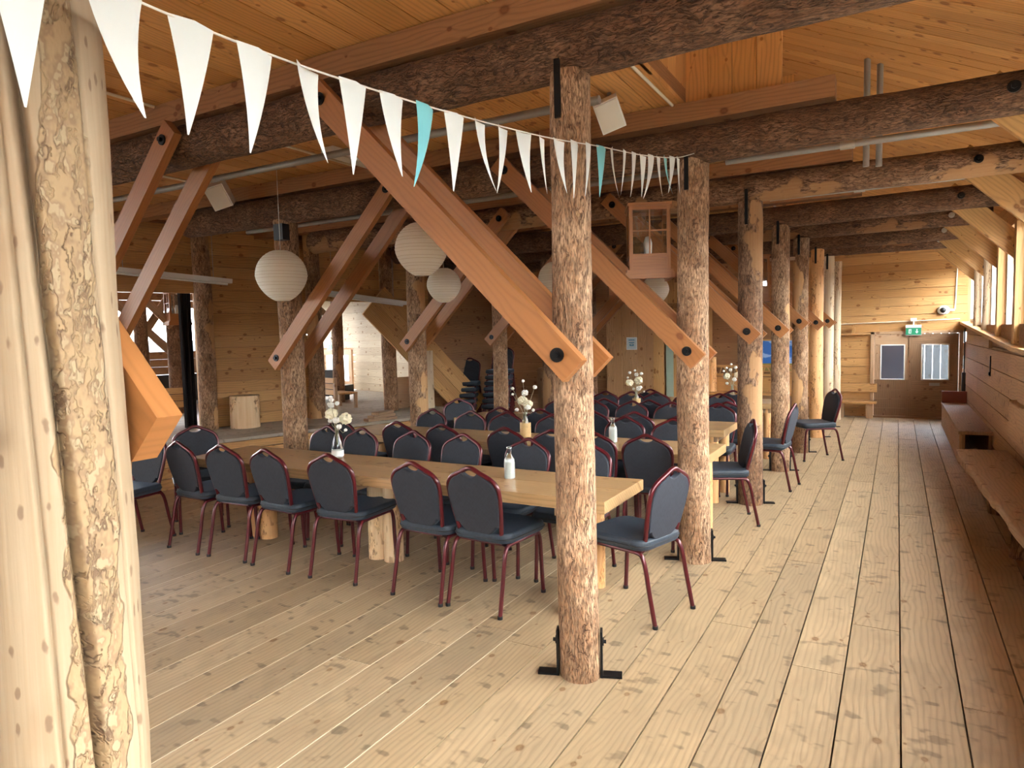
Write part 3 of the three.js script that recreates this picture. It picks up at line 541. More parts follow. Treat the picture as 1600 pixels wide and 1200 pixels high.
row([-5.21, -4.71, -4.16, -3.57, -2.76, -2.30], -3.80, -1, 'nearest', 'camera', 'chairs on the near side of the first table');
row([-4.72, -4.28, -3.71, -3.19, -2.55, -2.02], -4.42, 1, 'nearest', 'far', 'chairs on the far side of the first table');
row([-5.02, -4.27, -3.72, -3.03, -2.60, -2.22, -1.76], -5.50, -1, 'second', 'camera', 'chairs on the near side of the second table');
row([-4.62, -4.10, -3.62, -3.08, -2.32, -1.8], -5.99, 1, 'second', 'far', 'chairs on the far side of the second table');
row([-3.98, -3.46, -2.84, -2.36, -1.83], -6.98, -1, 'third', 'camera', 'chairs on the near side of the third table');
row([-3.72, -3.24, -2.78, -2.26, -1.75], -7.48, 1, 'third', 'far', 'chairs on the far side of the third table');
row([-3.70, -3.22, -2.60, -2.15, -1.70], -8.26, -1, 'fourth', 'camera', 'chairs on the near side of the fourth table');
row([-3.60, -3.22, -2.86, -2.44, -2.0], -8.74, 1, 'fourth', 'far', 'chairs on the far side of the fourth table');
row([-3.1, -2.5, -1.95], -9.78, -1, 'fifth', 'camera', 'chairs at the fifth table');
chair(-5.90, -3.44, 0.1, 1, 'navy banquet chair standing loose half behind the sawn brace end');
chair(-5.80, -4.10, 0.85, 0.5, 'navy banquet chair at the stage end of the nearest table');
chair(-1.44, -4.07, -0.95, -0.28, 'blue-grey chair at the aisle end of the nearest table');
chair(-1.40, -6.33, -0.9, 0.36, 'dark chair at the aisle beside the fourth log post');
chair(-1.25, -7.98, -1, -0.1, 'chair seen edge-on in the aisle beside the fifth post');
chair(-0.96, -9.90, -0.85, 0.52, 'lone dark chair standing furthest down the aisle');
chair(-4.85, -7.25, 0.75, 0.65, 'pale lit chair at the stage end of the third table');
chair(-3.95, -9.6, 0.9, 0.3, 'chair tucked behind the flower vase at the far stacks');
for (let k = 0; k < 5; k++) chair(-6.95, -10.4 - k * 0.03, 0.35, 1, `chair in the stack beside the slanting boards, ${ord[k]} from the floor`, 'left stack of banquet chairs', k * 0.105);
for (let k = 0; k < 7; k++) chair(-6.4, -10.65 - k * 0.03, 0.3, 1, `chair in the taller stack by the inner-row post, ${ord[k]} from the floor`, 'taller stack of banquet chairs', k * 0.105);

// ------------------------------------------------------------------ long slab tables
function slabTable(x0, x1, zc, label, k) {
  const t = thing('long_table', label, 'table', [0, 0, 0], 0, 'long slab tables'), TH = 0.76, L = x1 - x0;
  // two wide boards, the outer edges waney
  for (const s of [1, -1]) {
    const sh = new THREE.Shape(), n = 40; sh.moveTo(x0, 0.003);
    for (let i = 0; i <= n; i++) { const x = x0 + L * i / n; sh.lineTo(x, 0.335 + 0.022 * (fbm(i * 0.35, k + s, 512, 512, 811 + k) - 0.5) * 2); }
    sh.lineTo(x1, 0.003); sh.lineTo(x0, 0.003);
    const g = new THREE.ExtrudeGeometry(sh, { depth: 0.062, bevelEnabled: true, bevelThickness: 0.006, bevelSize: 0.005, bevelSegments: 2 });
    const p = g.attributes.position, uv = g.attributes.uv; for (let i = 0; i < p.count; i++) { uv.setXY(i, p.getY(i) + k * 0.3 + (s > 0 ? 0 : 0.4) + p.getZ(i), p.getX(i) / 4 + k * 0.21); }
    g.rotateX(s > 0 ? Math.PI / 2 : -Math.PI / 2); g.translate(0, s > 0 ? TH - 0.006 : TH - 0.068, 0);
    part('board', g, pick(M.table, k + (s > 0 ? 0 : 1)), t).position.z = zc;
  }
  const legx = [[-4.96, -3.53, -1.79], [-4.86, -3.375, -1.45], [-4.5, -3.15, -1.62], [-3.9, -2.4, -1.55], [-3.5, -2.8, -1.52]][k];
  legx.forEach((x, i) => { for (const s of [1, -1]) { const r = i === 2 ? 0.055 : 0.078; const l = part('leg', logGeo(TH - 0.075, r, r * 0.95, 900 + k * 10 + i * 2 + s, { rough: 0.03, bend: 0.01 }), i === 1 ? M.peel : M.peelOrange, t); if (i === 2) l.position.set(x, 0, zc + s * 0.25); else l.position.set(x + s * 0.08, 0, zc - 0.075); }
    part('bearer', plank(0.1, 0.06, 0.6, x, TH - 0.1, zc), M.bench, t); });
  return t;
}
slabTable(-5.38, -1.49, -4.03, 'nearest long slab table with waney edges and round log legs', 0);
slabTable(-5.25, -1.30, -5.72, 'second long slab table behind the nearest one', 1);
slabTable(-4.75, -1.50, -7.22, 'third long slab table ending beside the fourth aisle post', 2);
slabTable(-4.0, -1.45, -8.50, 'fourth long slab table ending by the fifth aisle post', 3);
slabTable(-3.6, -1.40, -9.92, 'fifth and furthest long slab table', 4);

// bottles and dried flowers
const milk = plain([0.78, 0.78, 0.74], 0.35), clearGlass = new THREE.MeshPhysicalMaterial({ color: rgb(0.9, 0.95, 0.94), roughness: 0.05, transmission: 1, thickness: 0.01, ior: 1.45 });
const bottleProfile = [[0.0, 0.0], [0.034, 0.0], [0.038, 0.006], [0.038, 0.11], [0.034, 0.135], [0.018, 0.165], [0.0145, 0.18], [0.0145, 0.21], [0.018, 0.213], [0.018, 0.222], [0.012, 0.222]];
const lathe = (pr, n = 24) => new THREE.LatheGeometry(pr.map(([x, y]) => new THREE.Vector2(x, y)), n);
function saltBottle(x, y, z, label) { const t = thing('glass_bottle', label, 'bottle', [x, y, z], 0, 'white-filled bottles'); part('glass', lathe(bottleProfile), clearGlass, t); part('filling', lathe([[0, 0.004], [0.0335, 0.004], [0.0335, 0.11], [0.030, 0.134], [0, 0.138]]), milk, t); return t; }
saltBottle(-2.34, 0.76, -4.05, 'small clear bottle of white salt on the nearest table'); saltBottle(-2.25, 0.76, -5.80, 'small clear bottle of white salt on the second table');
const cream = plain([0.80, 0.73, 0.52], 0.9), whiteFl = plain([0.84, 0.82, 0.76], 0.9), stemM = plain([0.42, 0.38, 0.24], 0.9), greenM = plain([0.05, 0.10, 0.05], 0.8), card = woodMat(texPine, [0.66, 0.44, 0.2], 0.7);
function blossom(r, s) { const g = new THREE.IcosahedronGeometry(r, 3), p = g.attributes.position; for (let i = 0; i < p.count; i++) { const v = V(p.getX(i), p.getY(i), p.getZ(i)), k = 0.82 + 0.36 * hash(Math.round(v.x * 4000), Math.round(v.y * 4000) + Math.round(v.z * 4000) * 7, s); p.setXYZ(i, v.x * k, v.y * k * 0.9, v.z * k); } g.computeVertexNormals(); return g; }
function vase(x, y, z, label, s, sleeve) {
  const t = thing('flower_vase', label, 'vase', [x, y, z], 0, 'bottle vases of dried flowers');
  part('bottle', lathe([[0, 0], [0.045, 0], [0.05, 0.01], [0.05, 0.06], [0.042, 0.12], [0.02, 0.19], [0.016, 0.22], [0.019, 0.24]]), clearGlass, t);
  if (sleeve) part('sleeve', lathe([[0.052, 0.002], [0.054, 0.002], [0.054, 0.14], [0.052, 0.14]]), card, t);
  else part('paper_label', new THREE.CylinderGeometry(0.0515, 0.0515, 0.05, 24, 1, true), M.white, t).position.y = 0.035;
  const heads = [[-0.05, 0.36, 0.045, cream], [0.045, 0.35, 0.05, cream], [0.0, 0.44, 0.028, whiteFl], [0.07, 0.47, 0.022, whiteFl], [-0.09, 0.50, 0.018, whiteFl], [-0.13, 0.42, 0.014, whiteFl], [-0.02, 0.52, 0.016, whiteFl], [0.08, 0.27, 0.022, whiteFl], [-0.07, 0.28, 0.02, whiteFl], [0.11, 0.24, 0.014, whiteFl], [0.02, 0.29, 0.03, whiteFl]];
  heads.forEach(([hx, hy, r, m], i) => { const jx = hx + (hash(i, 1, s) - 0.5) * 0.05, jy = hy + (hash(i, 2, s) - 0.5) * 0.06, jz = (hash(i, 3, s) - 0.5) * 0.12;
    const st = part('stem', tube([[0, 0.1, 0], [jx * 0.2, 0.24, jz * 0.2], [jx * 0.7, jy * 0.8 + 0.02, jz * 0.7], [jx, jy, jz]], 0.0022, 10, 5), stemM, t); part('blossom', blossom(r * (0.85 + 0.3 * hash(i, 5, s)), s + i), m, st).position.set(jx, jy, jz); });
}
vase(-4.12, 0.76, -4.22, 'labelled clear bottle of white dried flowers on the nearest table', 5, false);
vase(-3.16, 0.76, -5.80, 'card-sleeved bottle with two cream flower heads on the second table', 17, true);
vase(-2.95, 0.76, -8.46, 'bottle of dried flowers on the fourth table before the cabin', 29, true);
vase(-2.0, 0.76, -9.75, 'bottle of white flowers on the furthest table beside the dark post', 43, false);

// ------------------------------------------------------------------ benches along the aisle wall
{
  const t = thing('slab_bench', 'waney-edged slab bench along the aisle wall', 'bench');
  const sh = new THREE.Shape(), n = 50; sh.moveTo(1.0, -8.55);
  for (let i = 0; i <= n; i++) { const z = -8.45 + i * 4.2 / n; const w = 0.55 + 0.022 * (z + 8.45) * 2; sh.lineTo(w + 0.05 * (fbm(i * 0.22, 3, 512, 512, 77) - 0.5), z); }
  sh.lineTo(1.0, -4.25); sh.lineTo(1.0, -8.55);
  const g = new THREE.ExtrudeGeometry(sh, { depth: 0.05, bevelEnabled: true, bevelThickness: 0.012, bevelSize: 0.01, bevelSegments: 2 }); const p = g.attributes.position, uv = g.attributes.uv; for (let i = 0; i < p.count; i++) uv.setXY(i, p.getX(i) + p.getZ(i), p.getY(i) / 4);
  g.rotateX(Math.PI / 2); part('seat', g, M.bench, t).position.y = 0.44; 
  for (const z of [-7.6, -6.2, -4.9]) part('leg', logGeo(0.36, 0.1, 0.1, 950 + Math.round(z * 10), { rough: 0.03 }), M.barkMid, t).position.set(0.86, 0, z);
  const b = thing('wall_mounted_slab', 'rough waney slab fixed to the aisle wall above the slab bench', 'slab');
  const s2 = new THREE.Shape(); s2.moveTo(-8.35, 0.98);
  for (let i = 0; i <= 40; i++) s2.lineTo(-8.35 + i * 0.1, 0.62 + 0.05 * (fbm(i * 0.3, 9, 512, 512, 99) - 0.5)); for (let i = 40; i >= 0; i--) s2.lineTo(-8.35 + i * 0.1, 0.98 + 0.06 * (fbm(i * 0.25, 2, 512, 512, 98) - 0.5));
  const g2 = new THREE.ExtrudeGeometry(s2, { depth: 0.05, bevelEnabled: true, bevelThickness: 0.01, bevelSize: 0.01, bevelSegments: 2 }); { const p2 = g2.attributes.position, u2 = g2.attributes.uv; for (let i = 0; i < p2.count; i++) u2.setXY(i, p2.getY(i) + p2.getZ(i), p2.getX(i) / 4); }
  g2.rotateY(-Math.PI / 2); part('slab', g2, M.aisleWall[2], b).position.x = WX - 0.005;
  const k = thing('box_bench', 'long boxed plank bench at the end of the aisle wall', 'bench');
  part('seat', plank(0.36, 0.04, 3.9, 0.87, 0.40, -12.1), M.bench, k); part('front_board', plank(0.03, 0.37, 3.9, 0.715, 0.19, -12.1), M.doorPale, k); part('end_post', plank(0.05, 0.38, 0.05, 0.735, 0.19, -10.18), M.door, k); part('raised_end', plank(0.36, 0.2, 0.05, 0.87, 0.52, -13.9), plain([0.22, 0.06, 0.035], 0.6), k); part('rear_board', plank(0.03, 0.37, 3.9, 1.02, 0.19, -12.1), M.door, k);
}
// end wall bench, exit sign, camera, fittings
{
  const b = thing('plank_bench', 'low plank bench against the end wall left of the doors', 'bench'); const z = ZB + 0.1;
  part('backrest', plank(0.72, 0.17, 0.03, -0.69, 0.57, z - 0.04), M.wall[2], b); part('seat', plank(0.72, 0.03, 0.28, -0.69, 0.3, z + 0.12), M.wall[0], b); for (const x of [-0.95, -0.45]) part('leg', plank(0.12, 0.285, 0.2, x, 0.143, z + 0.12), M.doorPale, b);
  const cv = document.createElement('canvas'); cv.width = 128; cv.height = 64; const c = cv.getContext('2d'); c.fillStyle = '#0d7a55'; c.fillRect(0, 0, 128, 64); c.fillStyle = '#e8f5ee';
  c.fillRect(24, 12, 22, 40); c.fillStyle = '#0d7a55'; c.beginPath(); c.arc(36, 20, 5, 0, 7); c.fill(); c.fillRect(32, 26, 9, 14); c.fillRect(29, 38, 6, 11); c.fillRect(38, 38, 6, 11); c.fillStyle = '#e8f5ee'; c.fillRect(88, 12, 8, 26); c.beginPath(); c.moveTo(78, 34); c.lineTo(106, 34); c.lineTo(92, 52); c.fill();
  const tx = new THREE.CanvasTexture(cv); tx.colorSpace = THREE.SRGBColorSpace;
  const exitM = new THREE.MeshStandardMaterial({ map: tx, roughness: 0.5 });
  const mkExit = (x, y, z2, turn, l, sc = 1) => { const e = thing('exit_sign', l, 'sign', [x, y, z2], turn, 'green exit signs'); e.scale.setScalar(sc); part('body', box(0.26, 0.2, 0.06, 0, 0, 0), M.galv, e); part('face', new THREE.PlaneGeometry(0.25, 0.13).translate(0, -0.02, 0.0315), exitM, e); part('top_bar', box(0.26, 0.05, 0.062, 0, 0.075, 0), M.offWhite, e); part('mount', box(0.1, 0.06, 0.05, 0, 0.2, 0), M.white, e); part('stem', rod([0, 0.1, 0], [0, 0.18, 0], 0.012), M.white, e); };
  mkExit(0.265, 1.68, ZB + 0.08, 0, 'green exit sign above the double doors of the end wall');
  const p = inStage(5.42, 1.6, 7.2); mkExit(p[0], p[1], p[2], STA, 'green exit sign glimpsed through the stage doorway', 1);
  const s = thing('security_camera', 'white dome camera on the end wall above the doors', 'camera', [0.74, 2.04, ZB + 0.06]); part('dome', new THREE.SphereGeometry(0.085, 20, 14).scale(1.2, 1, 0.8), M.white, s); part('lens', new THREE.SphereGeometry(0.05, 16, 12).translate(-0.01, 0, 0.05), M.blackPlastic, s); part('mount', box(0.1, 0.04, 0.05, 0.12, 0, -0.02), M.white, s);
  const cab = thing('surface_cable', 'pale cable running across the end wall above the doors', 'cable'); part('cable_run', merge(rod([-1.0, 1.83, ZB + 0.03], [1.0, 1.87, ZB + 0.03], 0.01, 6), rod([0.92, 2.06, ZB + 0.03], [0.95, 3.0, ZB + 0.03], 0.012, 6)), M.cable, cab);
  const cb = thing('wall_switch_box', 'small black switch box on the aisle wall near the doors', 'switch box', [1.03, 0, -14.3]); part('body', box(0.06, 0.34, 0.14, 0, 0.75, 0), M.blackPlastic, cb); part('conduit', rod([0, 0.9, 0.02], [0, 1.7, 0.02], 0.01), M.blackPlastic, cb);
  const hk = thing('iron_latch', 'thin iron latch strap on the aisle plank wall', 'latch', [WX - 0.005, 1.22, -10.6]); part('strap', box(0.012, 0.26, 0.03), M.iron, hk); part('knob', box(0.02, 0.04, 0.05, -0.008, -0.1, 0), M.iron, hk);
  const sp = thing('end_wall_shelf', 'small wooden bracket shelf beside the end wall doors', 'shelf', [-0.75, 1.63, ZB + 0.09]); part('board', plank(0.6, 0.03, 0.14, 0, 0, 0), M.wall[2], sp); part('bracket', plank(0.05, 0.12, 0.1, 0, 0.07, 0), M.wall[1], sp);
}
// blue picture and carved rail on the end wall of the hall
{
  const tx = texture(128, 96, (u, v) => { const n = fbm(u * 4, v * 4, 64, 64, 55), cl = sm(0.5, 0.6, fbm(u * 3 + 5, v * 6, 64, 64, 66)); return v < 0.26 ? [...mix3([0.25, 0.2, 0.04], [0.34, 0.3, 0.08], n), 0] : [...mix3([0.03, 0.16, 0.55], [0.4, 0.6, 0.85], cl * 0.7), 0]; });
  const t = thing('wall_picture', 'blue sky picture hanging on the end wall behind the posts', 'picture', [-2.12, 1.24, ZB + 0.04]); part('frame', merge(box(0.86, 0.03, 0.03, 0, 0.3, 0), box(0.86, 0.03, 0.03, 0, -0.36, 0), box(0.03, 0.66, 0.03, -0.43, -0.03, 0), box(0.03, 0.66, 0.03, 0.43, -0.03, 0)), M.wall[2], t); part('print', new THREE.PlaneGeometry(0.84, 0.66).translate(0, -0.03, 0.012), new THREE.MeshStandardMaterial({ map: tx.map, roughness: 0.6 }), t);
  const r = thing('carved_rail', 'pale carved wooden lattice rail along the far end wall', 'rail', [0, 0, ZB + 0.22]);
  part('top_rail', plank(2.6, 0.05, 0.06, -2.3, 1.0, 0), M.wall[0], r); part('lower_rail', plank(2.6, 0.05, 0.06, -2.3, 0.82, 0), M.wall[0], r);
  for (let k = 0; k < 22; k++) { const m = part('lattice_bar', plank(0.02, 0.17, 0.02, 0, 0, 0), M.paleBrace[0], r); m.position.set(-3.5 + k * 0.11, 0.91, 0.0); m.rotation.z = k % 2 ? 0.5 : -0.3; }
  const bp = thing('rail_post', 'smooth pale post at the end of the carved rail', 'post', [-3.45, 0, ZB + 0.25]); part('trunk', logGeo(1.2, 0.09, 0.085, 981, { rough: 0.015 }), M.peelOrange, bp); part('cut_top', logCap(0.085), M.end, bp).position.y = 1.2;
  const sb = thing('built_in_bench', 'built-in plank bench below the carved rail', 'bench', [0, 0, ZB + 0.3]); part('seat', plank(2.6, 0.04, 0.4, -2.3, 0.44, 0.05), M.wall[0], sb); part('front_board', plank(2.6, 0.42, 0.03, -2.3, 0.21, 0.22), M.door, sb); part('back_board', plank(2.6, 0.3, 0.03, -2.3, 0.62, -0.1), M.wall[1], sb);
}
// boarded cabin at the back of the hall
{
  const t = thing('boarded_cabin', 'upright-boarded cabin with a pale green door jamb at the back of the hall', 'cabin', [0, 0, -12.62]);
  for (let k = 0; k < 6; k++) part('upright_board', plank(0.156, 2.35, 0.03, -4.92 + k * 0.16, 1.175, k % 2 ? 0.012 : 0), [woodMat(texPine, [0.56, 0.33, 0.16])][0], t);
  part('pale_board', plank(0.2, 2.3, 0.035, -3.94, 1.15, 0.02), M.paleBrace[0], t); part('door_jamb', box(0.14, 1.75, 0.05, -3.73, 0.875, 0.0), plain([0.34, 0.44, 0.36], 0.6), t); part('side_board', plank(0.12, 2.2, 0.03, -3.6, 1.1, 0), M.wall[0], t); part('corner_board', plank(0.06, 2.2, 0.06, -3.5, 1.1, 0.02), M.paleBrace[1], t);
  part('side_wall', plank(0.05, 2.4, 2.2, -3.49, 1.2, -1.15), M.wall[1], t); part('rear_sheet', box(1.5, 2.3, 0.03, -4.25, 1.15, -0.06), M.darkWall[0], t);
  for (let k = 0; k < 5; k++) part('upper_board', plank(0.13, 0.62 - k * 0.06, 0.03, -4.1 + k * 0.135, 2.6 - k * 0.03, 0.03), M.paleBrace[k % 2], t);
  const cv = document.createElement('canvas'); cv.width = cv.height = 64; const c = cv.getContext('2d'); c.fillStyle = '#b9c6cc'; c.fillRect(0, 0, 64, 64); c.fillStyle = '#3f7fa0'; c.fillRect(12, 10, 40, 5); c.fillRect(14, 24, 36, 5); c.fillRect(18, 34, 28, 12); c.fillStyle = '#b9c6cc'; c.fillRect(24, 37, 16, 4);
  const tx = new THREE.CanvasTexture(cv); tx.colorSpace = THREE.SRGBColorSpace;
  const n = thing('notice', 'small pale blue notice on the cabin boards', 'sign', [-4.47, 1.55, -12.58]); part('sheet', box(0.21, 0.24, 0.008), M.white, n); part('print', new THREE.PlaneGeometry(0.19, 0.22).translate(0, 0, 0.006), new THREE.MeshStandardMaterial({ map: tx, roughness: 0.6 }), n);
  const d = thing('dark_sideboard', 'dark brown cabinet beside the hanging ivy', 'cabinet', [-5.75, 0, -12.2]); part('body', plank(0.95, 1.1, 0.45, 0, 0.55, 0), M.door, d); for (const x of [-0.24, 0.24]) { const dd = part('door', plank(0.44, 0.95, 0.02, x, 0.55, 0.235), M.door, d); part('knob', new THREE.SphereGeometry(0.015, 10, 8).translate(x * 0.3, 0.6, 0.255), M.iron, dd); }
  const wc = thing('slatted_chair', 'orange slatted wooden chair behind the flower vase', 'chair', [-5.0, 0, -10.9], 0.2); for (let k = 0; k < 4; k++) part('back_slat', plank(0.5, 0.08, 0.02, 0, 0.62 + k * 0.1, -0.2), M.ceiling[k % 3], wc); part('seat', plank(0.5, 0.03, 0.42, 0, 0.44, 0), M.ceiling[0], wc); for (const x of [-0.23, 0.23]) { part('leg', plank(0.04, 1.0, 0.04, x, 0.5, -0.2), M.wall[2], wc); part('leg', plank(0.04, 0.44, 0.04, x, 0.22, 0.19), M.wall[2], wc); }
  const sh = thing('wall_shelf_rail', 'thin pale rail across the dark recess above the stacked chairs', 'rail', [0, 0, -12.6]); part('rail', plank(2.6, 0.06, 0.05, -7.2, 1.92, 0), M.wall[0], sh);
  const iv = thing('hanging_ivy', 'dark green ivy hanging beside the cabin', 'plant', [-5.62, 2.35, -11.4]); part('hanger', rod([0, 0.1, 0], [0, CEIL - 2.35, 0], 0.005, 6), M.iron, iv); part('pot', lathe([[0, 0], [0.07, 0], [0.09, 0.14], [0.085, 0.14]]), M.door, iv);
  { const lf = new THREE.CircleGeometry(0.045, 6).scale(0.8, 1.2, 1), L = []; for (let k = 0; k < 130; k++) { const g = lf.clone(); g.rotateX(hash(k, 1, 8) * 3); g.rotateY(hash(k, 2, 8) * 6.28); const h = -hash(k, 3, 8) * 0.95; g.translate((hash(k, 4, 8) - 0.5) * 0.38, h + 0.1, (hash(k, 5, 8) - 0.5) * 0.3); L.push(g); } const m = part('leaves', merge(L), new THREE.MeshStandardMaterial({ color: rgb(0.03, 0.075, 0.03), roughness: 0.6, side: THREE.DoubleSide }), iv); m.userData.kind = 'stuff'; part('stem', tube([[0, 0.12, 0], [0.06, -0.2, 0.08], [0.02, -0.8, 0.1]], 0.006, 12, 5), stemM, iv); }
  const rec = structure('wall_recess', 'back of the recess behind the stacked chairs, its boards darkened for shade'); for (let k = 0; k < 21; k++) part('wall_plank', plank(4.6, 0.161, 0.03, -7.3, 0.083 + k * 0.165, -12.75), pick(M.darkWall), rec);  // recess shade put into the colour of these boards
}
// ------------------------------------------------------------------ paper lanterns
function lantern(x, y, z, d, label) {
  const t = thing('paper_lantern', label, 'lantern', [x, y, z], 0, 'white paper lanterns'), R = d / 2, pr = [], n = 44;
  for (let i = 0; i <= n; i++) { const v = i / n, a = Math.PI * (0.1 + 0.8 * v), yy = -Math.cos(a) * R * 1.03; let r = Math.sin(a) * R; if (yy < 0) r *= 1 - 0.17 * Math.pow(-yy / R, 1.2); r *= 1 - 0.012 * Math.pow(Math.sin(v * Math.PI * 18), 2); pr.push([r, yy]); }
  part('shade', lathe(pr, 40), M.paper, t);
  const ribs = []; for (let k = 1; k < 18; k++) { const i = Math.round(k / 18 * n), [r, yy] = pr[i]; ribs.push(new THREE.TorusGeometry(r + 0.0005, 0.0013, 5, 48).rotateX(Math.PI / 2).translate(0, yy, 0)); }
  for (const rg of ribs) part('rib', rg, M.rib, t);
  part('cord', rod([0, pr[n][1] - 0.02, 0], [0, CEIL - y, 0], 0.0025, 6), M.offWhite, t);
  part('wire_frame', rod([-pr[n][0], pr[n][1], 0], [pr[n][0], pr[n][1], 0], 0.002, 5), M.steel, t);
}
lantern(-5.22, 2.385, -4.69, 0.49, 'white paper lantern hanging before the inner-row log post');
lantern(-3.62, 2.52, -4.82, 0.46, 'largest-looking white paper lantern behind the long front brace');
lantern(-4.49, 2.34, -6.38, 0.39, 'smaller white paper lantern just below the big one');
lantern(-3.58, 2.42, -7.39, 0.40, 'white paper lantern half hidden behind the barked front post');
lantern(-3.05, 2.36, -9.6, 0.40, 'white paper lantern peeping above the third-post brace');

// ------------------------------------------------------------------ bunting
{
  const t = thing('bunting', 'string of white and teal pennants tied to the third aisle post', 'bunting');
  const cps = [[2.44, 0.2], [2.40, -0.7], [2.405, -1.1], [2.44, -1.56], [2.475, -1.9], [2.515, -2.23], [2.565, -2.6], [2.65, -3.12], [2.74, -3.72], [2.90, -4.53], [3.03, -5.0]].map(([y, z]) => V(-1.26 - 0.03 * sm(-3.6, -5, z), y, z));
  const crv = new THREE.CatmullRomCurve3(cps); part('string', new THREE.TubeGeometry(crv, 90, 0.0028, 5), M.offWhite, t);
  const zY = (z) => { for (let i = 1; i < cps.length; i++) if (z >= cps[i].z) { const k = (z - cps[i - 1].z) / (cps[i].z - cps[i - 1].z); return cps[i - 1].clone().lerp(cps[i], k); } return cps[cps.length - 1].clone(); };
  for (let k = 0; k < 30; k++) {
    const p = zY(0.02 - k * 0.158), w = 0.108, h = 0.235 * (0.94 + 0.12 * hash(k, 1, 5)), teal = [3, 11, 20, 27].includes(k);
    const g = new THREE.BufferGeometry(), pos = [], uv = [], idx = [], nh = 8, curl = (hash(k, 2, 5) - 0.5) * 0.09, bell = (hash(k, 3, 5) - 0.5) * 0.06;
    for (const side of [0]) for (let j = 0; j <= nh; j++) for (const s of [-1, 0, 1]) { const v = j / nh, hw = w / 2 * (1 - v) + 0.002; pos.push(curl * v * v + 0.012 * (1 - Math.abs(s)) * (1 - v) * Math.sign(bell || 1), -v * h, s * hw * 0.92 + bell * v * v); uv.push(s, v); }
    for (let j = 0; j < nh; j++) for (let i = 0; i < 2; i++) { const a = j * 3 + i; idx.push(a, a + 1, a + 3, a + 1, a + 4, a + 3); }
    g.setAttribute('position', new THREE.Float32BufferAttribute(pos, 3)); g.setAttribute('uv', new THREE.Float32BufferAttribute(uv, 2)); g.setIndex(idx); g.computeVertexNormals();
    const m = part('pennant', g, teal ? M.flagTeal : M.flagWhite, t); m.position.copy(p); m.rotation.y = 0.1 + (hash(k, 4, 5) - 0.5) * 0.5;
  }
}
// ------------------------------------------------------------------ pipes, conduits, ceiling fittings
for (const [z, x0, x1, y, l] of [[-5.85, -1.25, 0.68, 3.14, 'grey steel heating pipe between the third and fourth beams above the aisle'], [-7.75, -1.2, 0.62, 3.14, 'grey steel heating pipe between the fourth and fifth beams above the aisle'], [-3.85, -7.4, -1.55, 3.13, 'long grey steel pipe across the hall between the second and third beams'], [-5.95, -7.2, -1.6, 3.14, 'long grey steel pipe across the hall beyond the third beam']]) {
  const t = thing('steel_pipe', l, 'pipe', [0, 0, 0], 0, 'grey ceiling pipes'); part('tube', rod([x0, y, z], [x1, y, z], 0.026, 14), M.galv, t);
  const xc = x1 > 0 ? -0.35 : -3.2; part('coupling', rod([xc - 0.05, y, z], [xc + 0.05, y, z], 0.036, 14), M.steel, t); part('nozzle', rod([xc + 0.03, y, z], [xc + 0.03, y + 0.07, z], 0.016, 10), M.steel, t);
}
for (const [x, z, l] of [[-0.24, -6.3, 'upright pipe from the sloping roof beside the third beam'], [-0.15, -6.35, 'second upright pipe from the sloping roof beside the third beam']]) solo('upright_pipe', rod([x, 3.05, z], [x, roofY(x), z], 0.024, 12), M.galv, l, 'pipe', 'upright roof pipes');
for (const [p, q, l] of [[[-1.46, CEIL - 0.012, 3], [-1.46, CEIL - 0.012, -14.5], 'pale conduit along the ceiling edge above the aisle posts'], [[-4.55, CEIL - 0.012, 2], [-4.55, CEIL - 0.012, -13], 'pale conduit along the ceiling above the lanterns'], [[-6.35, CEIL - 0.012, 2], [-6.35, CEIL - 0.012, -9], 'pale conduit along the ceiling near the stage']]) solo('ceiling_conduit', rod(p, q, 0.011, 8), M.cable, l, 'conduit', 'pale ceiling conduits');
{
  const sp = (x, y, z, ry, s, l) => { const t = thing('wall_speaker', l, 'speaker', [x, y, z], ry, 'white loudspeakers'); const b = part('cabinet', new THREE.BoxGeometry(0.2 * s, 0.24 * s, 0.16 * s), M.white, t); b.rotation.set(0.5, 0, 0.35); part('grille', new THREE.BoxGeometry(0.18 * s, 0.22 * s, 0.012).translate(0, 0, 0.085 * s), M.offWhite, b); part('bracket', rod([0, 0.08 * s, 0], [0, CEIL - y, -0.02], 0.014), M.galv, t); };
  sp(-1.76, 3.27, -4.55, 0.4, 0.85, 'white loudspeaker under the ceiling beside the barked front post'); sp(-6.1, 3.27, -4.72, 0.7, 1.0, 'white loudspeaker under the ceiling near the stage');
  for (const [z, l] of [[-5.02, 'flat white strip light on the ceiling above the big lantern'], [-7.6, 'flat white strip light on the ceiling beyond the fourth beam']]) { const t = thing('strip_light', l, 'lamp', [-4.3, CEIL - 0.03, z + 0.28], 0, 'ceiling strip lights'); part('housing', box(0.14, 0.05, 0.62), M.white, t); part('diffuser', box(0.12, 0.02, 0.58, 0, -0.03, 0), M.offWhite, t); }
}
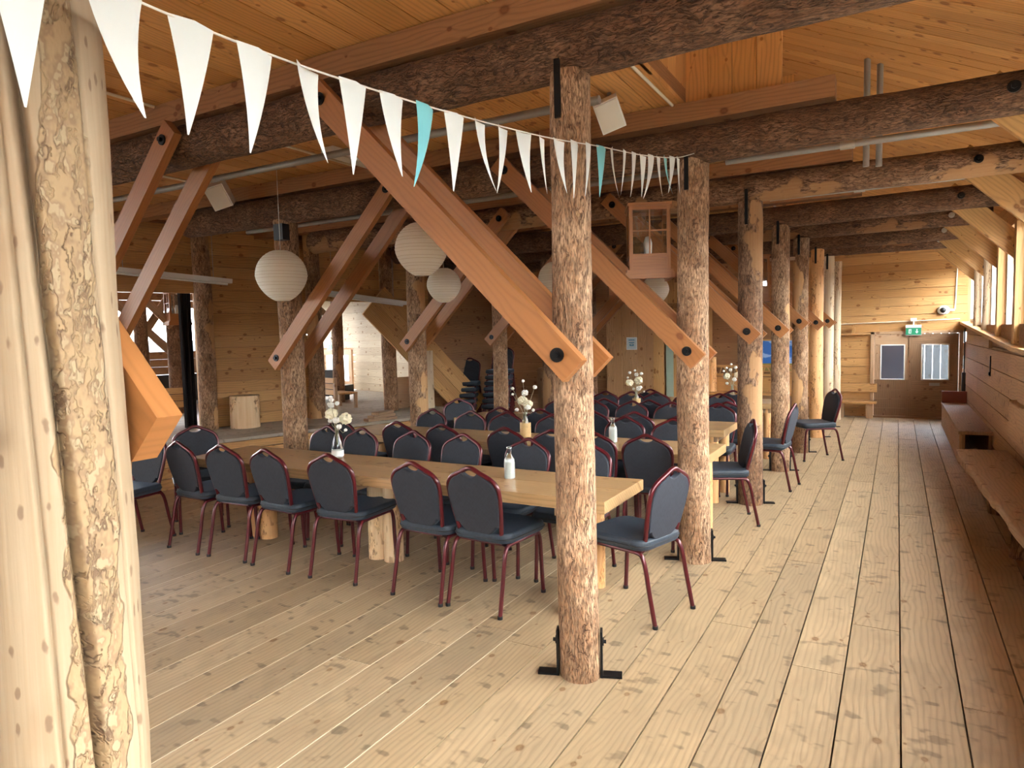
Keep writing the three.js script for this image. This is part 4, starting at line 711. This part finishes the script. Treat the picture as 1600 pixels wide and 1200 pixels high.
// glazed wooden lantern boxes on brackets beside posts
function lanternBox(x, y, z, ry, l, s = 1) {
  const t = thing('wooden_lantern_box', l, 'lantern', [x, y, z], ry, 'glazed wooden lantern boxes'); t.scale.setScalar(s); const w = 0.29, h = 0.5, c = M.brace[2];
  for (const sx of [-1, 1]) for (const sz of [-1, 1]) part('corner_post', plank(0.028, h, 0.028, sx * w / 2, 0, sz * w / 2), c, t);
  for (const sy of [-0.235, -0.135, 0.235]) for (const [a, b, d, e] of [[w, 0.026, 0, w / 2], [w, 0.026, 0, -w / 2], [0.026, w, w / 2, 0], [0.026, w, -w / 2, 0]]) part('rail', plank(a, 0.03, b, d, sy, e), c, t);
  for (const sz of [-1, 1]) { part('glazing_bar', plank(0.012, h - 0.14, 0.012, 0, 0.05, sz * w / 2), c, t); part('glazing_bar', plank(w, 0.012, 0.012, 0, 0.06, sz * w / 2), c, t); part('pane', box(w - 0.02, 0.36, 0.004, 0, 0.05, sz * (w / 2 - 0.008)), M.glass, t); part('lower_panel', plank(w, 0.1, 0.012, 0, -0.185, sz * w / 2), c, t); }
  for (const sx of [-1, 1]) { part('glazing_bar', plank(0.012, h - 0.14, 0.012, sx * w / 2, 0.05, 0), c, t); part('pane', box(0.004, 0.36, w - 0.02, sx * (w / 2 - 0.008), 0.05, 0), M.glass, t); part('lower_panel', plank(0.012, 0.1, w, sx * w / 2, -0.185, 0), c, t); }
  part('tray', plank(0.36, 0.03, 0.36, 0, -0.26, 0), c, t); part('tray_front', plank(0.38, 0.05, 0.03, 0, -0.29, 0.17), c, t); part('tray_front', plank(0.03, 0.05, 0.38, 0.17, -0.29, 0), c, t); part('roof', plank(0.34, 0.025, 0.34, 0, 0.262, 0), c, t);
  part('bulb', lathe([[0, -0.12], [0.03, -0.12], [0.035, -0.02], [0.02, 0.03], [0, 0.035]], 16), M.white, t);
  part('bracket', plank(0.36, 0.04, 0.04, 0.3, 0.22, 0.02), M.bench, t);
}
lanternBox(-1.76, 2.49, -5.36, 0.42, 'glazed wooden lantern box hanging beside the third aisle post');
lanternBox(-1.60, 2.42, -9.15, 0.3, 'glazed wooden lantern box hanging beside the fifth aisle post');
{ const p = inStage(0.80, 2.38, 3.72); lanternBox(p[0], p[1], p[2], STA, 'dark cage lamp on the side room post'); }

// ------------------------------------------------------------------ outdoors
{
  const g = structure('ground', 'gravel ground outside the hall'); part('gravel', box(80, 0.1, 80, 0, -0.35, -5), plain([0.26, 0.25, 0.22], 0.95), g);
  const b = thing('neighbouring_shed', 'grey weathered shed, darkened against the daylight, seen low through the aisle windows', 'building', [6.5, -0.3, -8]); for (let k = 0; k < 14; k++) part('cladding_board', plank(0.06, 0.24, 30, 0, 0.12 + k * 0.243, 0), M.darkenedShed ?? (M.darkenedShed = woodMat(texPine, [0.05, 0.05, 0.052], 0.9)), b); part('shed_wall', box(4, 3.4, 30, 2.05, 1.7, 0), M.darkenedShed, b);  // shed colour lowered to near black so full daylight leaves it grey
  const yd = thing('yard_fence', 'board fence, darkened against the daylight, seen through the right door pane', 'fence', [0.9, -0.3, -17.4]); for (let k = 0; k < 14; k++) part('fence_board', plank(0.14, 2.4, 0.03, -0.45 + k * 0.15, 1.2, 0), M.darkenedBoard ?? (M.darkenedBoard = woodMat(texPine, [0.05, 0.056, 0.06], 0.9)), yd);  // fence boards coloured near black to offset the strong daylight
  const wd = thing('dark_board_screen', 'dark board screen seen through the left door pane', 'screen', [-1.3, -0.3, -17.0]); for (let k = 0; k < 6; k++) part('dark_board', plank(3.1, 0.4, 0.1, 0, 0.2 + k * 0.39, k % 2 * 0.012), plain([0.008, 0.008, 0.011], 0.9), wd);  // near-black colour keeps the left pane dark under full daylight
  const fp = inStage(0.5, -0.3, 13), cf = thing('corrugated_roof', 'corrugated roof, its pale blue darkened against the daylight, beyond the side room parapet', 'roof', fp, STA);
  { const gg = new THREE.PlaneGeometry(16, 2.6, 320, 1), p = gg.attributes.position; for (let i = 0; i < p.count; i++) p.setZ(i, 0.03 * Math.sin(p.getX(i) * 40)); gg.computeVertexNormals(); gg.rotateX(-0.9); gg.rotateY(Math.PI / 2); part('sheet', gg.translate(0, 1.35, 0), plain([0.02, 0.036, 0.046], 0.6, 0, { side: THREE.DoubleSide }), cf); part('shed_body', box(2.2, 1.0, 16, -1.2, 0.5, 0), M.darkenedBoard, cf); }  // sheet blue darkened in its colour so daylight does not clip it
}
scene.traverse((o) => { if (o.isMesh) { o.castShadow = true; o.receiveShadow = true; } });
renderer.render(scene, camera);
